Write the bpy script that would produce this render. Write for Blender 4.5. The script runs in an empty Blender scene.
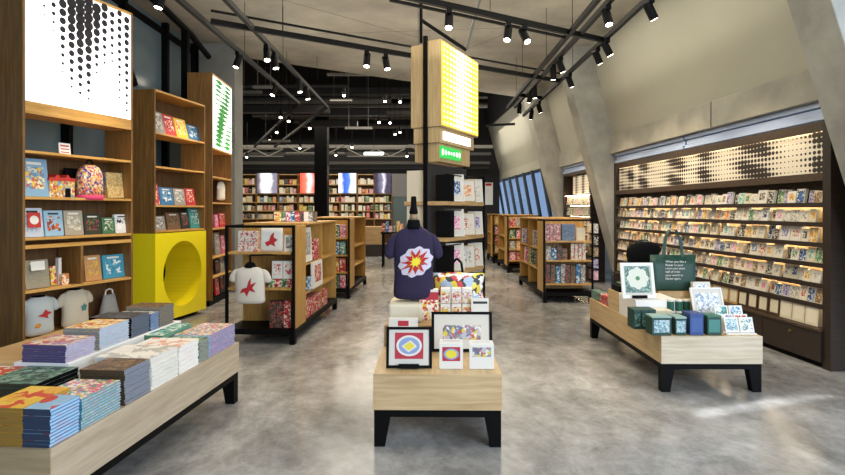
import bpy, math, random
from mathutils import Vector, Matrix, Euler
random.seed(7)
S = bpy.context.scene
COL = S.collection
# ------------------------------------------------------------------ camera, world, light, exposure
F, CX, HY, CH = 563.0, 422.5, 210.0, 1.5          # focal length in px, centre column, horizon row, eye height
cam_d = bpy.data.cameras.new('camera'); cam = bpy.data.objects.new('camera', cam_d); COL.objects.link(cam)
cam.location = (0, 0, CH); cam.rotation_euler = (math.pi/2, 0, 0)
cam_d.sensor_width = 36; cam_d.lens = 36*F/845; cam_d.shift_y = -(237.5-HY)/845
cam_d.clip_start = .05; cam_d.clip_end = 200
S.camera = cam
S.view_settings.view_transform = 'Standard'; S.view_settings.look = 'None'
S.view_settings.gamma = 1; S.view_settings.use_curve_mapping = False
S.view_settings.exposure = 0.28
W = bpy.data.worlds.new('sky'); S.world = W; W.use_nodes = True
W.node_tree.nodes['Background'].inputs[0].default_value = (.62, .78, 1.0, 1)
W.node_tree.nodes['Background'].inputs[1].default_value = WORLD = .75
SPOT_W, FLOOD_W, STRIP = 80.0, 85.0, 22.0
WARM = (1.0, .80, .56)

def flood(x, y, z, sx, sy, e, col):                # added fill lamps under the ceiling, unseen, facing down
    l = bpy.data.lights.new('fill_light', 'AREA'); l.shape = 'RECTANGLE'; l.size = sx; l.size_y = sy
    l.energy = e; l.color = col
    o = bpy.data.objects.new('fill_light', l); COL.objects.link(o); o.location = (x, y, z); return o
for x, y, sx, sy, e in ((0, 4.5, 3.5, 3.5, 1.0), (-.6, 8.6, 3, 2.5, .9), (2.2, 7.5, 1.2, 4, .55), (0, 13, 5, 3, 1.4), (-3.5, 18.6, 7, 3, 3.6), (2, 18, 3, 4, 1.2)):
    flood(x, y, 4.45 if y < 10 else 4.3, sx, sy, FLOOD_W*e, (1, .90, .74))
dl = bpy.data.lights.new('shopfront_daylight', 'AREA'); dl.shape = 'RECTANGLE'; dl.size = 5; dl.size_y = 3.2; dl.energy = 430; dl.color = (.78, .88, 1)
dlo = bpy.data.objects.new('shopfront_daylight', dl); COL.objects.link(dlo); dlo.location = (4.4, -1.6, 2.5); dlo.rotation_euler = (Vector((-1.2, 5.2, .2))-dlo.location).to_track_quat('-Z', 'Y').to_euler()

for x, y, sx, sy, e in ((2.1, 7.6, 1.2, 6, 15), (-2.3, 7.6, 1.2, 6, 15), (.0, 6.4, 3, 1.2, 15), (0, 8.9, 3.5, 1.5, 13), (0, 11.5, 3, 1.5, 10), (2.0, 17.5, 1.5, 6, 30)):
    l = bpy.data.lights.new('ceiling_fill', 'AREA'); l.shape = 'RECTANGLE'; l.size = sx; l.size_y = sy; l.energy = e; l.color = (1, .94, .84)  # added fill lamps facing up to brighten the ceiling, not part of the tracks
    o = bpy.data.objects.new('ceiling_fill', l); COL.objects.link(o); o.location = (x, y, 3.4); o.rotation_euler = (math.pi, 0, 0)

sl = bpy.data.lights.new('streak_lamp', 'AREA'); sl.shape = 'RECTANGLE'; sl.size = 1.75; sl.size_y = .10; sl.energy = 1.1; sl.spread = math.radians(2.5); sl.color = (.9, .95, 1)  # narrow lamp added to throw a streak of light on the floor
slo = bpy.data.objects.new('streak_lamp', sl); COL.objects.link(slo); slo.location = (2.83, 4.42, 4.4); slo.rotation_euler = (0, 0, math.atan2(.59, 1.61))
# ------------------------------------------------------------------ helpers
def plane_pt(px, py, z):                           # point on the horizontal plane z seen at a pixel
    Y = (CH-z)*F/(py-HY); return Vector(((px-CX)*Y/F, Y, z))
def lin(h):
    c = [int(h[i:i+2], 16)/255 for i in (0, 2, 4)]
    return tuple((v/12.92 if v <= .04045 else ((v+.055)/1.055)**2.4) for v in c)+(1,)
class Fr:                                          # a local frame: origin on the floor, x axis turned by rz
    def __init__(s, ox, oy, rz, oz=0): s.o = Vector((ox, oy, oz)); s.rz = rz; s.c = math.cos(rz); s.s = math.sin(rz)
    def w(s, x, y, z): return Vector((s.o.x+x*s.c-y*s.s, s.o.y+x*s.s+y*s.c, s.o.z+z))
    def l(s, p): dx, dy = p[0]-s.o.x, p[1]-s.o.y; return (dx*s.c+dy*s.s, -dx*s.s+dy*s.c)
    def sx(s, px, yl):                             # local x on the vertical plane y=yl seen at column px
        t = (px-CX)/F; a = s.w(0, yl, 0)           # (a.x + x c) = t (a.y + x s)
        return (t*a.y-a.x)/(s.c-t*s.s)
    def fit(s, x0, x1, yt, yb, yl):                # centre, width, bottom, height of a px box on plane y=yl
        a, b = s.sx(x0, yl), s.sx(x1, yl); m = s.w((a+b)/2, yl, 0).y
        return (a+b)/2, b-a, CH-(yb-HY)*m/F, (yb-yt)*m/F
    def on(s, px, py, z): return s.l(plane_pt(px, py, z))
MATS = {}
def mat(name, col=(.8, .8, .8, 1), rough=.5, metal=0, emit=None, es=0, spec=.5):
    if name in MATS: return MATS[name]
    if isinstance(col, str): col = lin(col)
    m = bpy.data.materials.new(name); m.use_nodes = True; b = m.node_tree.nodes['Principled BSDF']
    b.inputs['Base Color'].default_value = col; b.inputs['Roughness'].default_value = rough; b.inputs['Metallic'].default_value = metal
    b.inputs['Specular IOR Level'].default_value = spec
    if emit is not None:
        if isinstance(emit, str): emit = lin(emit)
        b.inputs['Emission Color'].default_value = emit; b.inputs['Emission Strength'].default_value = es
    MATS[name] = m; return m
def nodes(m): return m.node_tree.nodes, m.node_tree.links, m.node_tree.nodes['Principled BSDF']
def ramp(n, stops, interp='LINEAR'):
    r = n.new('ShaderNodeValToRGB'); r.color_ramp.interpolation = interp; e = r.color_ramp.elements
    while len(e) < len(stops): e.new(1)
    for i, (p, c) in enumerate(stops): e[i].position = p; e[i].color = lin(c) if isinstance(c, str) else c
    return r
def wood(name, axis, c0, c1, c2, rough=.45):
    m = mat(name, rough=rough); n, l, b = nodes(m)
    tc = n.new('ShaderNodeTexCoord'); mp = n.new('ShaderNodeMapping'); sc = [22, 22, 22]; sc[axis] = 1.6
    mp.inputs['Scale'].default_value = sc
    nz = n.new('ShaderNodeTexNoise'); nz.inputs['Scale'].default_value = 1.6; nz.inputs['Detail'].default_value = 6; nz.inputs['Distortion'].default_value = .6
    r = ramp(n, [(.3, c0), (.52, c1), (.72, c2)])
    l.new(tc.outputs['Object'], mp.inputs[0]); l.new(mp.outputs[0], nz.inputs['Vector']); l.new(nz.outputs[0], r.inputs[0]); l.new(r.outputs[0], b.inputs['Base Color'])
    bp = n.new('ShaderNodeBump'); bp.inputs['Strength'].default_value = .12; l.new(nz.outputs[0], bp.inputs['Height']); l.new(bp.outputs[0], b.inputs['Normal'])
    return m
def concrete(name, c0, c1, scale=1.2, rough=.8):
    m = mat(name, rough=rough); n, l, b = nodes(m)
    tc = n.new('ShaderNodeTexCoord'); a = n.new('ShaderNodeTexNoise'); a.inputs['Scale'].default_value = scale; a.inputs['Detail'].default_value = 9; a.inputs['Roughness'].default_value = .62
    r = ramp(n, [(.32, c0), (.68, c1)])
    l.new(tc.outputs['Object'], a.inputs['Vector']); l.new(a.outputs[0], r.inputs[0]); l.new(r.outputs[0], b.inputs['Base Color'])
    bp = n.new('ShaderNodeBump'); bp.inputs['Strength'].default_value = .15; l.new(a.outputs[0], bp.inputs['Height']); l.new(bp.outputs[0], b.inputs['Normal'])
    return m
ART0 = {}
def art(name, cols, scale=45, rough=.45, emit=0):  # printed picture: irregular patches of flat ink
    if name in MATS: return MATS[name]
    ART0[name] = cols[0]
    m = mat(name, rough=rough); n, l, b = nodes(m)
    tc = n.new('ShaderNodeTexCoord'); oi = n.new('ShaderNodeObjectInfo'); v = n.new('ShaderNodeTexVoronoi'); v.voronoi_dimensions = '4D'
    mu = n.new('ShaderNodeMath'); mu.operation = 'MULTIPLY'; mu.inputs[1].default_value = 37
    v.inputs['Scale'].default_value = scale; v.inputs['Randomness'].default_value = 1
    sp = n.new('ShaderNodeSeparateColor')
    k = len(cols); r = ramp(n, [(i/k*.9+.03 if i else 0, c) for i, c in enumerate(cols)], 'CONSTANT')
    v.inputs['Scale'].default_value = scale*1.5
    nz = n.new('ShaderNodeTexNoise'); nz.inputs['Scale'].default_value = scale*1.1; nz.inputs['Detail'].default_value = 3
    ma = n.new('ShaderNodeVectorMath'); ma.operation = 'MULTIPLY_ADD'; ma.inputs[1].default_value = (1.6/scale,)*3
    l.new(tc.outputs['Object'], nz.inputs['Vector']); l.new(nz.outputs['Color'], ma.inputs[0]); l.new(tc.outputs['Object'], ma.inputs[2])
    l.new(ma.outputs[0], v.inputs['Vector']); l.new(oi.outputs['Random'], mu.inputs[0]); l.new(mu.outputs[0], v.inputs['W'])
    l.new(v.outputs['Color'], sp.inputs[0]); l.new(sp.outputs[0], r.inputs[0]); l.new(r.outputs[0], b.inputs['Base Color'])
    if emit: l.new(r.outputs[0], b.inputs['Emission Color']); b.inputs['Emission Strength'].default_value = emit
    return m
def stripes(name, cols, scale, axis='Z', rough=.6):
    if name in MATS: return MATS[name]
    m = mat(name, rough=rough); n, l, b = nodes(m)
    tc = n.new('ShaderNodeTexCoord'); w = n.new('ShaderNodeTexWave'); w.bands_direction = axis; w.inputs['Scale'].default_value = scale
    r = ramp(n, [(i/len(cols) if i else 0, c) for i, c in enumerate(cols)], 'CONSTANT')
    l.new(tc.outputs['Object'], w.inputs[0]); l.new(w.outputs[0], r.inputs[0]); l.new(r.outputs[0], b.inputs['Base Color']); return m

class MB:
    def __init__(s): s.v = []; s.f = []; s.m = []
    def add(s, vs, fs, m=0):
        k = len(s.v); s.v += [tuple(v) for v in vs]; s.f += [tuple(i+k for i in f) for f in fs]; s.m += [m]*len(fs); return s
    def box(s, x0, x1, y0, y1, z0, z1, m=0):
        return s.hexa([(x0, y0, z0), (x1, y0, z0), (x1, y1, z0), (x0, y1, z0), (x0, y0, z1), (x1, y0, z1), (x1, y1, z1), (x0, y1, z1)], m)
    def hexa(s, p, m=0):
        fs = [(0, 3, 2, 1), (4, 5, 6, 7), (0, 1, 5, 4), (1, 2, 6, 5), (2, 3, 7, 6), (3, 0, 4, 7)]
        if isinstance(m, (list, tuple)):
            for f, mm in zip(fs, m): s.add([p[i] for i in f], [(0, 1, 2, 3)], mm)
            return s
        return s.add(p, fs, m)
    def bar(s, a, b, w, h, m=0):                   # rectangular bar from a to b
        a, b = Vector(a), Vector(b); d = (b-a).normalized(); up = Vector((0, 0, 1)) if abs(d.z) < .95 else Vector((0, 1, 0))
        x = d.cross(up).normalized(); u = x.cross(d).normalized(); x *= w/2; u *= h/2
        return s.hexa([a-x-u, b-x-u, b+x-u, a+x-u, a-x+u, b-x+u, b+x+u, a+x+u][0:8], m)
    def cyl(s, a, b, r, n=12, m=0, r2=None, cap=True):
        a, b = Vector(a), Vector(b); d = (b-a).normalized(); up = Vector((0, 0, 1)) if abs(d.z) < .95 else Vector((1, 0, 0))
        x = d.cross(up).normalized(); y = d.cross(x).normalized(); r2 = r if r2 is None else r2
        vs = []
        for p, rr in ((a, r), (b, r2)):
            for i in range(n): t = 2*math.pi*i/n; vs.append(p+x*rr*math.cos(t)+y*rr*math.sin(t))
        fs = [(i, i+n, (i+1) % n+n, (i+1) % n) for i in range(n)]
        if cap: fs += [tuple(range(n)), tuple(range(2*n-1, n-1, -1))]
        return s.add(vs, fs, m)
    def tube(s, pts, r, n=8, m=0):
        for a, b in zip(pts, pts[1:]): s.cyl(a, b, r, n, m)
        return s
    def loft(s, rings, m=0, cap=True):
        n = len(rings[0]); vs = [p for r in rings for p in r]; fs = []
        for j in range(len(rings)-1):
            for i in range(n): a = j*n+i; b = j*n+(i+1) % n; fs.append((a, b, b+n, a+n))
        if cap: fs += [tuple(range(n-1, -1, -1)), tuple(range((len(rings)-1)*n, len(rings)*n))]
        return s.add(vs, fs, m)
    def prism(s, pts, y0, y1, m=0):                # outline in x,z extruded along y
        n = len(pts); vs = [(x, y0, z) for x, z in pts]+[(x, y1, z) for x, z in pts]
        return s.add(vs, [tuple(range(n)), tuple(range(2*n-1, n-1, -1))]+[(i, i+n, (i+1) % n+n, (i+1) % n) for i in range(n)], m)
    def disc(s, x, y, z, r, n=10, m=0, rz=None):   # flat disc facing -y
        rz = rz or r
        return s.add([(x+r*math.cos(2*math.pi*i/n), y, z+rz*math.sin(2*math.pi*i/n)) for i in range(n)], [tuple(range(n))], m)
    def mesh(s, name, mats):
        me = bpy.data.meshes.new(name); me.from_pydata(s.v, [], s.f)
        for m in (mats if isinstance(mats, (list, tuple)) else [mats]): me.materials.append(m)
        me.polygons.foreach_set('material_index', s.m); me.update(); return me
    def build(s, name, mats, parent=None, smooth=False, bevel=0, sub=0):
        return link(s.mesh(name, mats), name, parent, smooth, bevel, sub)
def fixn(me):
    import bmesh
    bm = bmesh.new(); bm.from_mesh(me); bmesh.ops.recalc_face_normals(bm, faces=bm.faces); bm.to_mesh(me); bm.free()
def link(me, name, parent=None, smooth=False, bevel=0, sub=0):
    fixn(me)
    if smooth:
        for p in me.polygons: p.use_smooth = True
    o = bpy.data.objects.new(name, me); COL.objects.link(o)
    if parent: o.parent = parent
    if bevel: b = o.modifiers.new('bevel', 'BEVEL'); b.width = bevel; b.segments = 2; b.limit_method = 'ANGLE'
    if sub: b = o.modifiers.new('subdivision', 'SUBSURF'); b.levels = sub; b.render_levels = sub
    return o
def tag(o, label, cat, group=None):
    o['label'] = label; o['category'] = cat
    if group: o['group'] = group
    return o
def thing(name, label, cat, fr, x=0, y=0, z=0, rz=0, group=None):
    o = bpy.data.objects.new(name, None); COL.objects.link(o); o.empty_display_size = .1
    o.location = fr.w(x, y, z); o.rotation_euler = (0, 0, fr.rz+rz); return tag(o, label, cat, group)
def struct(name, mb, m, bevel=0):
    o = mb.build(name, m, bevel=bevel); o['kind'] = 'structure'; return o
WORLDF = Fr(0, 0, 0)
def put(me, name, label, cat, fr, x, y, z, rz=0, tilt=0, group=None, d=0):
    o = bpy.data.objects.new(name, me); COL.objects.link(o)
    o.location = fr.w(x, y, z+d/2*math.sin(tilt)+.0005); o.rotation_euler = (-tilt, 0, fr.rz+rz)
    return tag(o, label, cat, group)
def child(me, name, parent):
    o = bpy.data.objects.new(name, me); COL.objects.link(o); o.parent = parent; return o
ORD = ['first', 'second', 'third', 'fourth', 'fifth', 'sixth', 'seventh', 'eighth', 'ninth', 'tenth', 'eleventh', 'twelfth', 'thirteenth', 'fourteenth', 'fifteenth', 'sixteenth', 'seventeenth', 'eighteenth', 'nineteenth', 'twentieth']
TENS = {2: 'twenty', 3: 'thirty', 4: 'forty', 5: 'fifty'}
def nth(i):                                        # 0 -> first
    i += 1
    if i <= 20: return ORD[i-1]
    if i % 10 == 0: return TENS[i//10][:-1]+'ieth'
    return TENS[i//10]+'-'+ORD[i % 10-1]
_mc = {}
def cached(key, fn):
    if key not in _mc:
        me = fn(); fixn(me); _mc[key] = me
    return _mc[key]
def book_me(w, d, t, cover, spine, page, edge=None):   # lies flat, base centre at origin; spine towards -y
    def f():
        b = MB(); c = .0022
        fm = (0, 0, 1, 3, 3, 3)
        b.box(-w/2, w/2, -d/2, d/2, t-c, t, fm); b.box(-w/2, w/2, -d/2, d/2, 0, c, fm)
        b.box(-w/2, w/2, -d/2, -d/2+c, c, t-c, 1); b.box(-w/2+.003, w/2-.003, -d/2+c, d/2-.003, c, t-c, 2)
        return b.mesh('book', [cover, spine, page, edge or page])
    return cached(('book', w, d, t, cover.name, spine.name, page.name), f)
def upright_me(w, h, t, cover, page, edge=None):   # stands face out, base centre at origin
    def f():
        b = MB(); c = .003
        b.box(-w/2, w/2, -t/2, -t/2+c, 0, h, 0); b.box(-w/2, w/2, t/2-c, t/2, 0, h, 2); b.box(-w/2, -w/2+c, -t/2+c, t/2-c, 0, h, 2)
        b.box(-w/2+c, w/2-.003, -t/2+c, t/2-c, .003, h-.003, 1)
        if w > .11 and cover.name in ART0:
            base = mat('plain_'+cover.name, ART0[cover.name], .5); b.box(-w*.36, w*.36, -t/2-.0006, -t/2, h*.2, h*.78, 3)
            b.box(-w*.28, w*.28, -t/2-.0006, -t/2, h*.84, h*.91, 4)
            return b.mesh('book', [base, page, edge or base, cover, white if sum(lin(ART0[cover.name])[:3]) < 1.2 else dgrey])
        return b.mesh('book', [cover, page, edge or cover])
    return cached(('up', round(w, 3), round(h, 3), t, cover.name, page.name), f)
def card_me(w, h, t, paper, ink, ix=.16, iz0=.2, iz1=.14):
    def f():
        b = MB(); b.box(-w/2, w/2, -t/2, t/2, 0, h, 0)
        b.box(-w/2+w*ix, w/2-w*ix, -t/2-.0008, -t/2, h*iz0, h*(1-iz1), 1); return b.mesh('card', [paper, ink])
    return cached(('card', round(w, 3), round(h, 3), t, paper.name, ink.name, ix, iz0, iz1), f)
def carton_me(w, d, h, side, front, top):
    def f(): return MB().box(-w/2, w/2, -d/2, d/2, 0, h, (0, 2, 1, 0, 0, 0)).mesh('carton', [side, front, top])
    return cached(('carton', round(w, 3), round(d, 3), round(h, 3), side.name, front.name, top.name), f)

# ------------------------------------------------------------------ materials
oakX = wood('oak_x', 0, 'a98556', 'bd9a68', 'cbab7a'); oakY = wood('oak_y', 1, 'a98556', 'bd9a68', 'cbab7a'); oakZ = wood('oak_z_shaded', 2, '684720', '7d5829', '916a35')  # z grain wood is darker: shade on the side panels put into the colour
shX = wood('shelf_oak_lit', 0, 'b5853f', 'c99850', 'd5a75e')  # brighter copy of the oak, light on the shelves put into the colour
gond = wood('amber_oak', 2, 'a47a35', 'b78c45', 'c59c55')
paleX = wood('oak_x_cool_lit', 0, 'b8a88f', 'c9b99f', 'd3c5ac', .4); paleY = wood('oak_y_warm_lit', 1, 'b99a6a', 'c8ab7a', 'd2b88a', .4)  # cool light on fronts and warm light on sides tinted into the oak
backW = wood('brown_back', 2, '5c4023', '6b4c2a', '795833', .6)
towerw = wood('tower_oak', 2, 'a98d60', 'b99e70', 'c6ad80')
walnut = wood('walnut', 1, '1d130d', '271a11', '322216', .5)
darkw = wood('dark_brown_oak', 1, '35261a', '413020', '4c3a28', .5)
black = mat('black_steel', '050505', .6, spec=.12); black2 = mat('matt_black', '070708', .85, spec=.15); dgrey = mat('dark_grey', '2c2d2f', .6)
white = mat('white_paper', 'dfdbd1', .6); cream = mat('cream_paper', 'd8ceb4', .65); kraft = mat('kraft', 'b09468', .7); pagem = stripes('page_edges', ['d9d6cd', 'c2bfb6'], 60)
whiteg = mat('white_board', 'e6e4df', .5)
conc_c = concrete('concrete_ceiling', '8a867b', 'b2ac9d', .9); conc_w = concrete('concrete_wall', '8c8a80', 'aaa79b', 1.3); conc_s = concrete('smooth_render', 'a9a899', 'b4b2a4', .35)
conc_p = concrete('concrete_pier', '8c8b83', 'b6b4aa', 1.5); conc_g = concrete('grey_column', '76766f', '8d8d86', 1.5)
alu = mat('brushed_aluminium', 'b4c6e6', .35, .15)
glass = mat('dark_glass', '66757a', .12, 0, spec=.6)
def floor_mat():
    m = mat('polished_concrete', rough=.3); n, l, b = nodes(m)
    tc = n.new('ShaderNodeTexCoord'); mp = n.new('ShaderNodeMapping'); mp.inputs['Scale'].default_value = (1, .55, 1); mp.inputs['Rotation'].default_value = (0, 0, .9)
    a = n.new('ShaderNodeTexNoise'); a.inputs['Scale'].default_value = 1.3; a.inputs['Detail'].default_value = 12; a.inputs['Roughness'].default_value = .74; a.inputs['Distortion'].default_value = .25
    c = n.new('ShaderNodeTexNoise'); c.inputs['Scale'].default_value = 5.5; c.inputs['Detail'].default_value = 8; c.inputs['Roughness'].default_value = .78; c.inputs['Distortion'].default_value = .4
    r = ramp(n, [(.3, '62615f'), (.45, '868583'), (.58, 'a3a2a0'), (.74, 'c0bfbc')])
    r2 = ramp(n, [(.34, (.62, .62, .61, 1)), (.5, (.95, .95, .95, 1)), (.66, (1.22, 1.22, 1.22, 1))])
    mx = n.new('ShaderNodeMix'); mx.data_type = 'RGBA'; mx.blend_type = 'MULTIPLY'; mx.inputs[0].default_value = .8
    l.new(tc.outputs['Object'], mp.inputs[0]); l.new(mp.outputs[0], a.inputs['Vector']); l.new(tc.outputs['Object'], c.inputs['Vector'])
    l.new(a.outputs[0], r.inputs[0]); l.new(c.outputs[0], r2.inputs[0]); l.new(r.outputs[0], mx.inputs[6]); l.new(r2.outputs[0], mx.inputs[7]); l.new(mx.outputs[2], b.inputs['Base Color'])
    rr = n.new('ShaderNodeMapRange'); rr.inputs[3].default_value = .07; rr.inputs[4].default_value = .28; l.new(a.outputs[0], rr.inputs[0]); l.new(rr.outputs[0], b.inputs['Roughness'])
    return m

# ------------------------------------------------------------------ the building
def xw(y): return 4.073-.0506*y                    # room-side line of the right wall
def rw(name, z0, z1, dx0, dx1, y0, y1, m, thick=.3, bevel=0):   # strip of right wall between two heights, leaning
    p = []
    for z, d in ((z0, dx0), (z1, dx1)):
        p += [(xw(y0)+d, y0, z), (xw(y0)+d+thick, y0, z), (xw(y1)+d+thick, y1, z), (xw(y1)+d, y1, z)]
    return struct(name, MB().hexa(p), m, bevel)
struct('floor', MB().box(-8.5, 6.5, -3, 28, -.1, 0), floor_mat())
ZC = 4.55
mb = MB(); E0, E1 = (-8.5, 8.09), (4.6, 16.52)
top = [(-4.6, -1, 0), (5.2, -1, 0), (5.2, 16.9, 0), (-4.6, 10.6, 0)]
mb.hexa([(x, y, ZC) for x, y, _ in top]+[(x, y, ZC+.9) for x, y, _ in top])
struct('ceiling', mb, conc_c)
jt = MB()
for a, b in (((-4.2, 6.2), (.2, 10.2)), ((-.6, 3.2), (3.4, 7.3)), ((1.6, 9.5), (-.8, 13.2)), ((-3.2, 9.9), (3.6, 9.2)), ((-4, 4.4), (3.6, 4.1))):
    jt.bar((a[0], a[1], ZC-.0005), (b[0], b[1], ZC-.0005), .012, .002)
struct('trim_1', jt, mat('joint', '6f6a60', .9))
mb = MB().box(-8.5, 6, 8, 28, 5.45, 5.6); struct('ceiling_dark', mb, black2)
mb = MB().box(-8.5, 2.95, 21.6, 21.8, 0, 5.45); struct('wall_back', mb, mat('charcoal_wall', '1b1b1c', .8))
mb = MB().box(-8.6, -8.4, 10.6, 21.7, 0, 5.45).box(-8.5, -4.05, 10.75, 10.9, 0, 5.45); struct('wall_far_left', mb, mat('charcoal_wall'))
# left glazing
GX = -4.25
struct('window_1', MB().box(GX-.02, GX, 1.2, 10.4, 0, ZC), glass)
mb = MB()
for y in (1.2, 2.7, 4.2, 5.75, 6.65, 7.9, 9.2, 10.35): mb.box(GX, GX+.1, y-.04, y+.04, 0, ZC)
for z in (.05, 2.9, 4.4): mb.box(GX, GX+.06, 1.2, 10.4, z-.04, z+.04)
mb.tube([(-3.8, 4.5, 4.52), (-3.8, 7.2, 4.5), (-3.8, 8.3, 4.46), (-3.8, 9.2, 4.38), (-3.8, 10.0, 4.22)], .05, 8)
mb.box(-3.86, -3.76, 9.0, 9.1, 0, 4.4)
mb.tube([(-4.15, 5.6, 4.5), (-4.15, 6.8, 4.3), (-4.15, 7.6, 3.9), (-4.15, 8.1, 3.3)], .06, 8)
struct('trim_2', mb, black)
struct('wall_left', MB().box(-4.9, -4.7, -1, 10.7, 0, ZC), mat('night_wall', '394046', .6))
struct('trim_3', MB().box(-4.6, GX+.02, -1, 1.2, 0, ZC), conc_g)
tag(struct('concrete_column', MB().box(-4.1, -3.43, 10.3, 10.75, 0, 4.9), conc_g, .01), 'grey concrete column behind the tall oak bookcase with green panel', 'column')
# right side
rw('wall_right', 2.8, ZC+.1, 0.02, -.455, 5.0, 27, conc_s)
rw('wall_right_upper', ZC+.1, 5.5, -.5, -.7, 10, 27, mat('charcoal_wall'))
rw('wall_right_beam', 2.54, 2.87, -.07, -.07, 5.0, 7.1, conc_w, .4, .006)
rw('wall_right_beam.001', 2.54, 2.87, -.07, -.07, 7.13, 13.7, conc_w, .4, .006)
rw('wall_right_beam.002', 2.66, 2.9, 0, -.02, 14.1, 27, conc_s, .4)
rw('window_2', 2.36, 2.54, .10, .10, 5.0, 13.6, mat('sky_glass', 'b4c4da', .1, 0), .01)
MATS['sky_glass'].node_tree.nodes['Principled BSDF'].inputs['Transmission Weight'].default_value = 1; MATS['sky_glass'].node_tree.nodes['Principled BSDF'].inputs['IOR'].default_value = 1.06
mb = MB()
for y0, y1 in ((5.1, 7.9), (7.95, 10.4), (11.5, 13.6)):
    for z, dx, h in ((2.385, .03, .045), (2.445, .06, .06), (2.51, .03, .045)): mb.bar((xw(y0)+dx, y0, z), (xw(y1)+dx, y1, z), .05, h)
struct('trim_4', mb, alu)
rw('wall_right_base', 0, .85, .3, .05, 14.1, 27, conc_w, .3)
rw('window_3', .85, 2.66, .32, .05, 14.1, 27, MATS['sky_glass'], .01)
rw('window_4', 0, 2.36, .4, .4, 10.85, 11.6, MATS['sky_glass'], .01)
mb = MB()
for i in range(12):
    y = 14.5+i*1.1; mb.bar((xw(y)+.36, y, .8), (xw(y)+.02, y, 2.68), .09, .12)
struct('trim_5', mb, mat('mullion_blue_grey', '4b5563', .5))
def pier(name, y0, y1, xa, za, xb, zb, back, m):    # leaning fin: room-side edge passes (xa,za) and (xb,zb)
    k = (xa-xb)/(za-zb); x0 = xa-k*za; x1 = x0+k*(ZC+.1)
    p = [(x0, y0, 0), (x0+back, y0, 0), (x0+back, y1, 0), (x0-.02, y1, 0), (x1, y0, ZC+.1), (x1+back, y0, ZC+.1), (x1+back, y1, ZC+.1), (x1-.02, y1, ZC+.1)]
    return struct(name, MB().hexa(p), m, .01)
pier('wall_right_pier', 4.55, 5.0, 3.25, 3.36, 3.75, 1.77, 2.2, conc_p)
pier('wall_right_pier.001', 10.45, 10.85, 2.67, 4.13, 3.51, .93, 1.6, conc_p)
pier('wall_right_pier.002', 13.7, 14.15, 2.67, 3.74, 3.32, 1.3, 1.6, conc_p)
struct('wall_right_back', MB().hexa([(xw(5)+.5, 5.0, 0), (xw(5)+.6, 5, 0), (xw(10.5)+.6, 10.5, 0), (xw(10.5)+.5, 10.5, 0), (xw(5)+.5, 5.0, 2.34), (xw(5)+.6, 5, 2.34), (xw(10.5)+.6, 10.5, 2.34), (xw(10.5)+.5, 10.5, 2.34)]), conc_w)
tag(struct('steel_column', MB().box(-3.42, -3.02, 17.8, 18.2, 0, 5.45), black2), 'black square column rising in front of the far bookcases', 'column')
# ------------------------------------------------------------------ lighting tracks, spotlights, pipes
TZ = 3.75
def tp(px, py): return plane_pt(px, py, TZ)
def track(label, pts, dz=0, wires=True, w=.05, h=.06, name='lighting_track'):
    t = thing(name, label, 'lighting track', WORLDF, *pts[0])
    o = pts[0]; q = [Vector(p)-Vector(o)+Vector((0, 0, dz)) for p in pts]
    mb = MB()
    for a, b in zip(q, q[1:]): mb.bar(a, b, w, h)
    mb.build('rail', black, t)
    if wires:
        for i in range(3):
            p = q[0].lerp(q[1], (.15, .5, .85)[i]); MB().cyl(p, (p.x, p.y, ZC-TZ), .004, 6).build('wire', black, t)
    return t
XR = [tp(652, 3), tp(530, 116)]
a = tp(603, 0); b = tp(533, 76); c = tp(611, 0); 
track('outermost right black lighting track running along the leaning wall', [(2.40, 4.6, TZ), (2.40, 13.4, TZ)])
track('right black lighting track, inner of the close pair', [(1.87, 4.6, TZ), (1.87, 12.4, TZ)])
track('right black lighting track, outer of the close pair', [(2.03, 4.6, TZ+.02), (2.03, 12.4, TZ+.02)], wires=False)
A0, A1 = tp(423, 0), tp(603, 40)
d = (A1-A0); track('nearer black cross track running from centre top to the right track', [tuple(A0-d*.35), tuple(A1)], h=.065)
A2 = tp(390, 0); A3 = tp(568, 38); track('thin black cross rail just below the nearer cross track', [tuple(A2), tuple(A3)], wires=False, w=.03, h=.03)
B0, B1 = tp(211, 21.5), tp(560, 81)
track('farther thick black cross track passing behind the yellow lightbox', [tuple(B0), tuple(B1)], h=.065)
track('thin black rail above the farther cross track', [tuple(B0+Vector((0, .0, .13))), tuple(B1+Vector((0, 0, .13)))], wires=False, w=.025, h=.025)
L1 = tp(299, 103.5); L2 = tp(327, 107)
track('left black lighting track nearest the bookcases', [(-2.60, 4.6, TZ), tuple(L1)])
track('left black lighting track, second from the bookcases', [(-2.10, 4.6, TZ), tuple(L2)])
track('far left diagonal grey track over the dark area', [tuple(L1), tuple(tp(254, 147))], wires=False)
track('far left diagonal grey track, the more central one', [tuple(L2), tuple(tp(262, 156))], wires=False)
track('short black cross link between the two right tracks', [(1.87, 11.0, TZ), (2.4, 11.3, TZ)], wires=False)
track('black track jutting out left from the far right rail', [tuple(tp(486, 125.5)), tuple(tp(515, 124))], wires=False)
lensm = mat('lamp_lens', (1, .95, .85, 1), .3, emit=(1, .9, .74, 1), es=14)
nsp = 0
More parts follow.
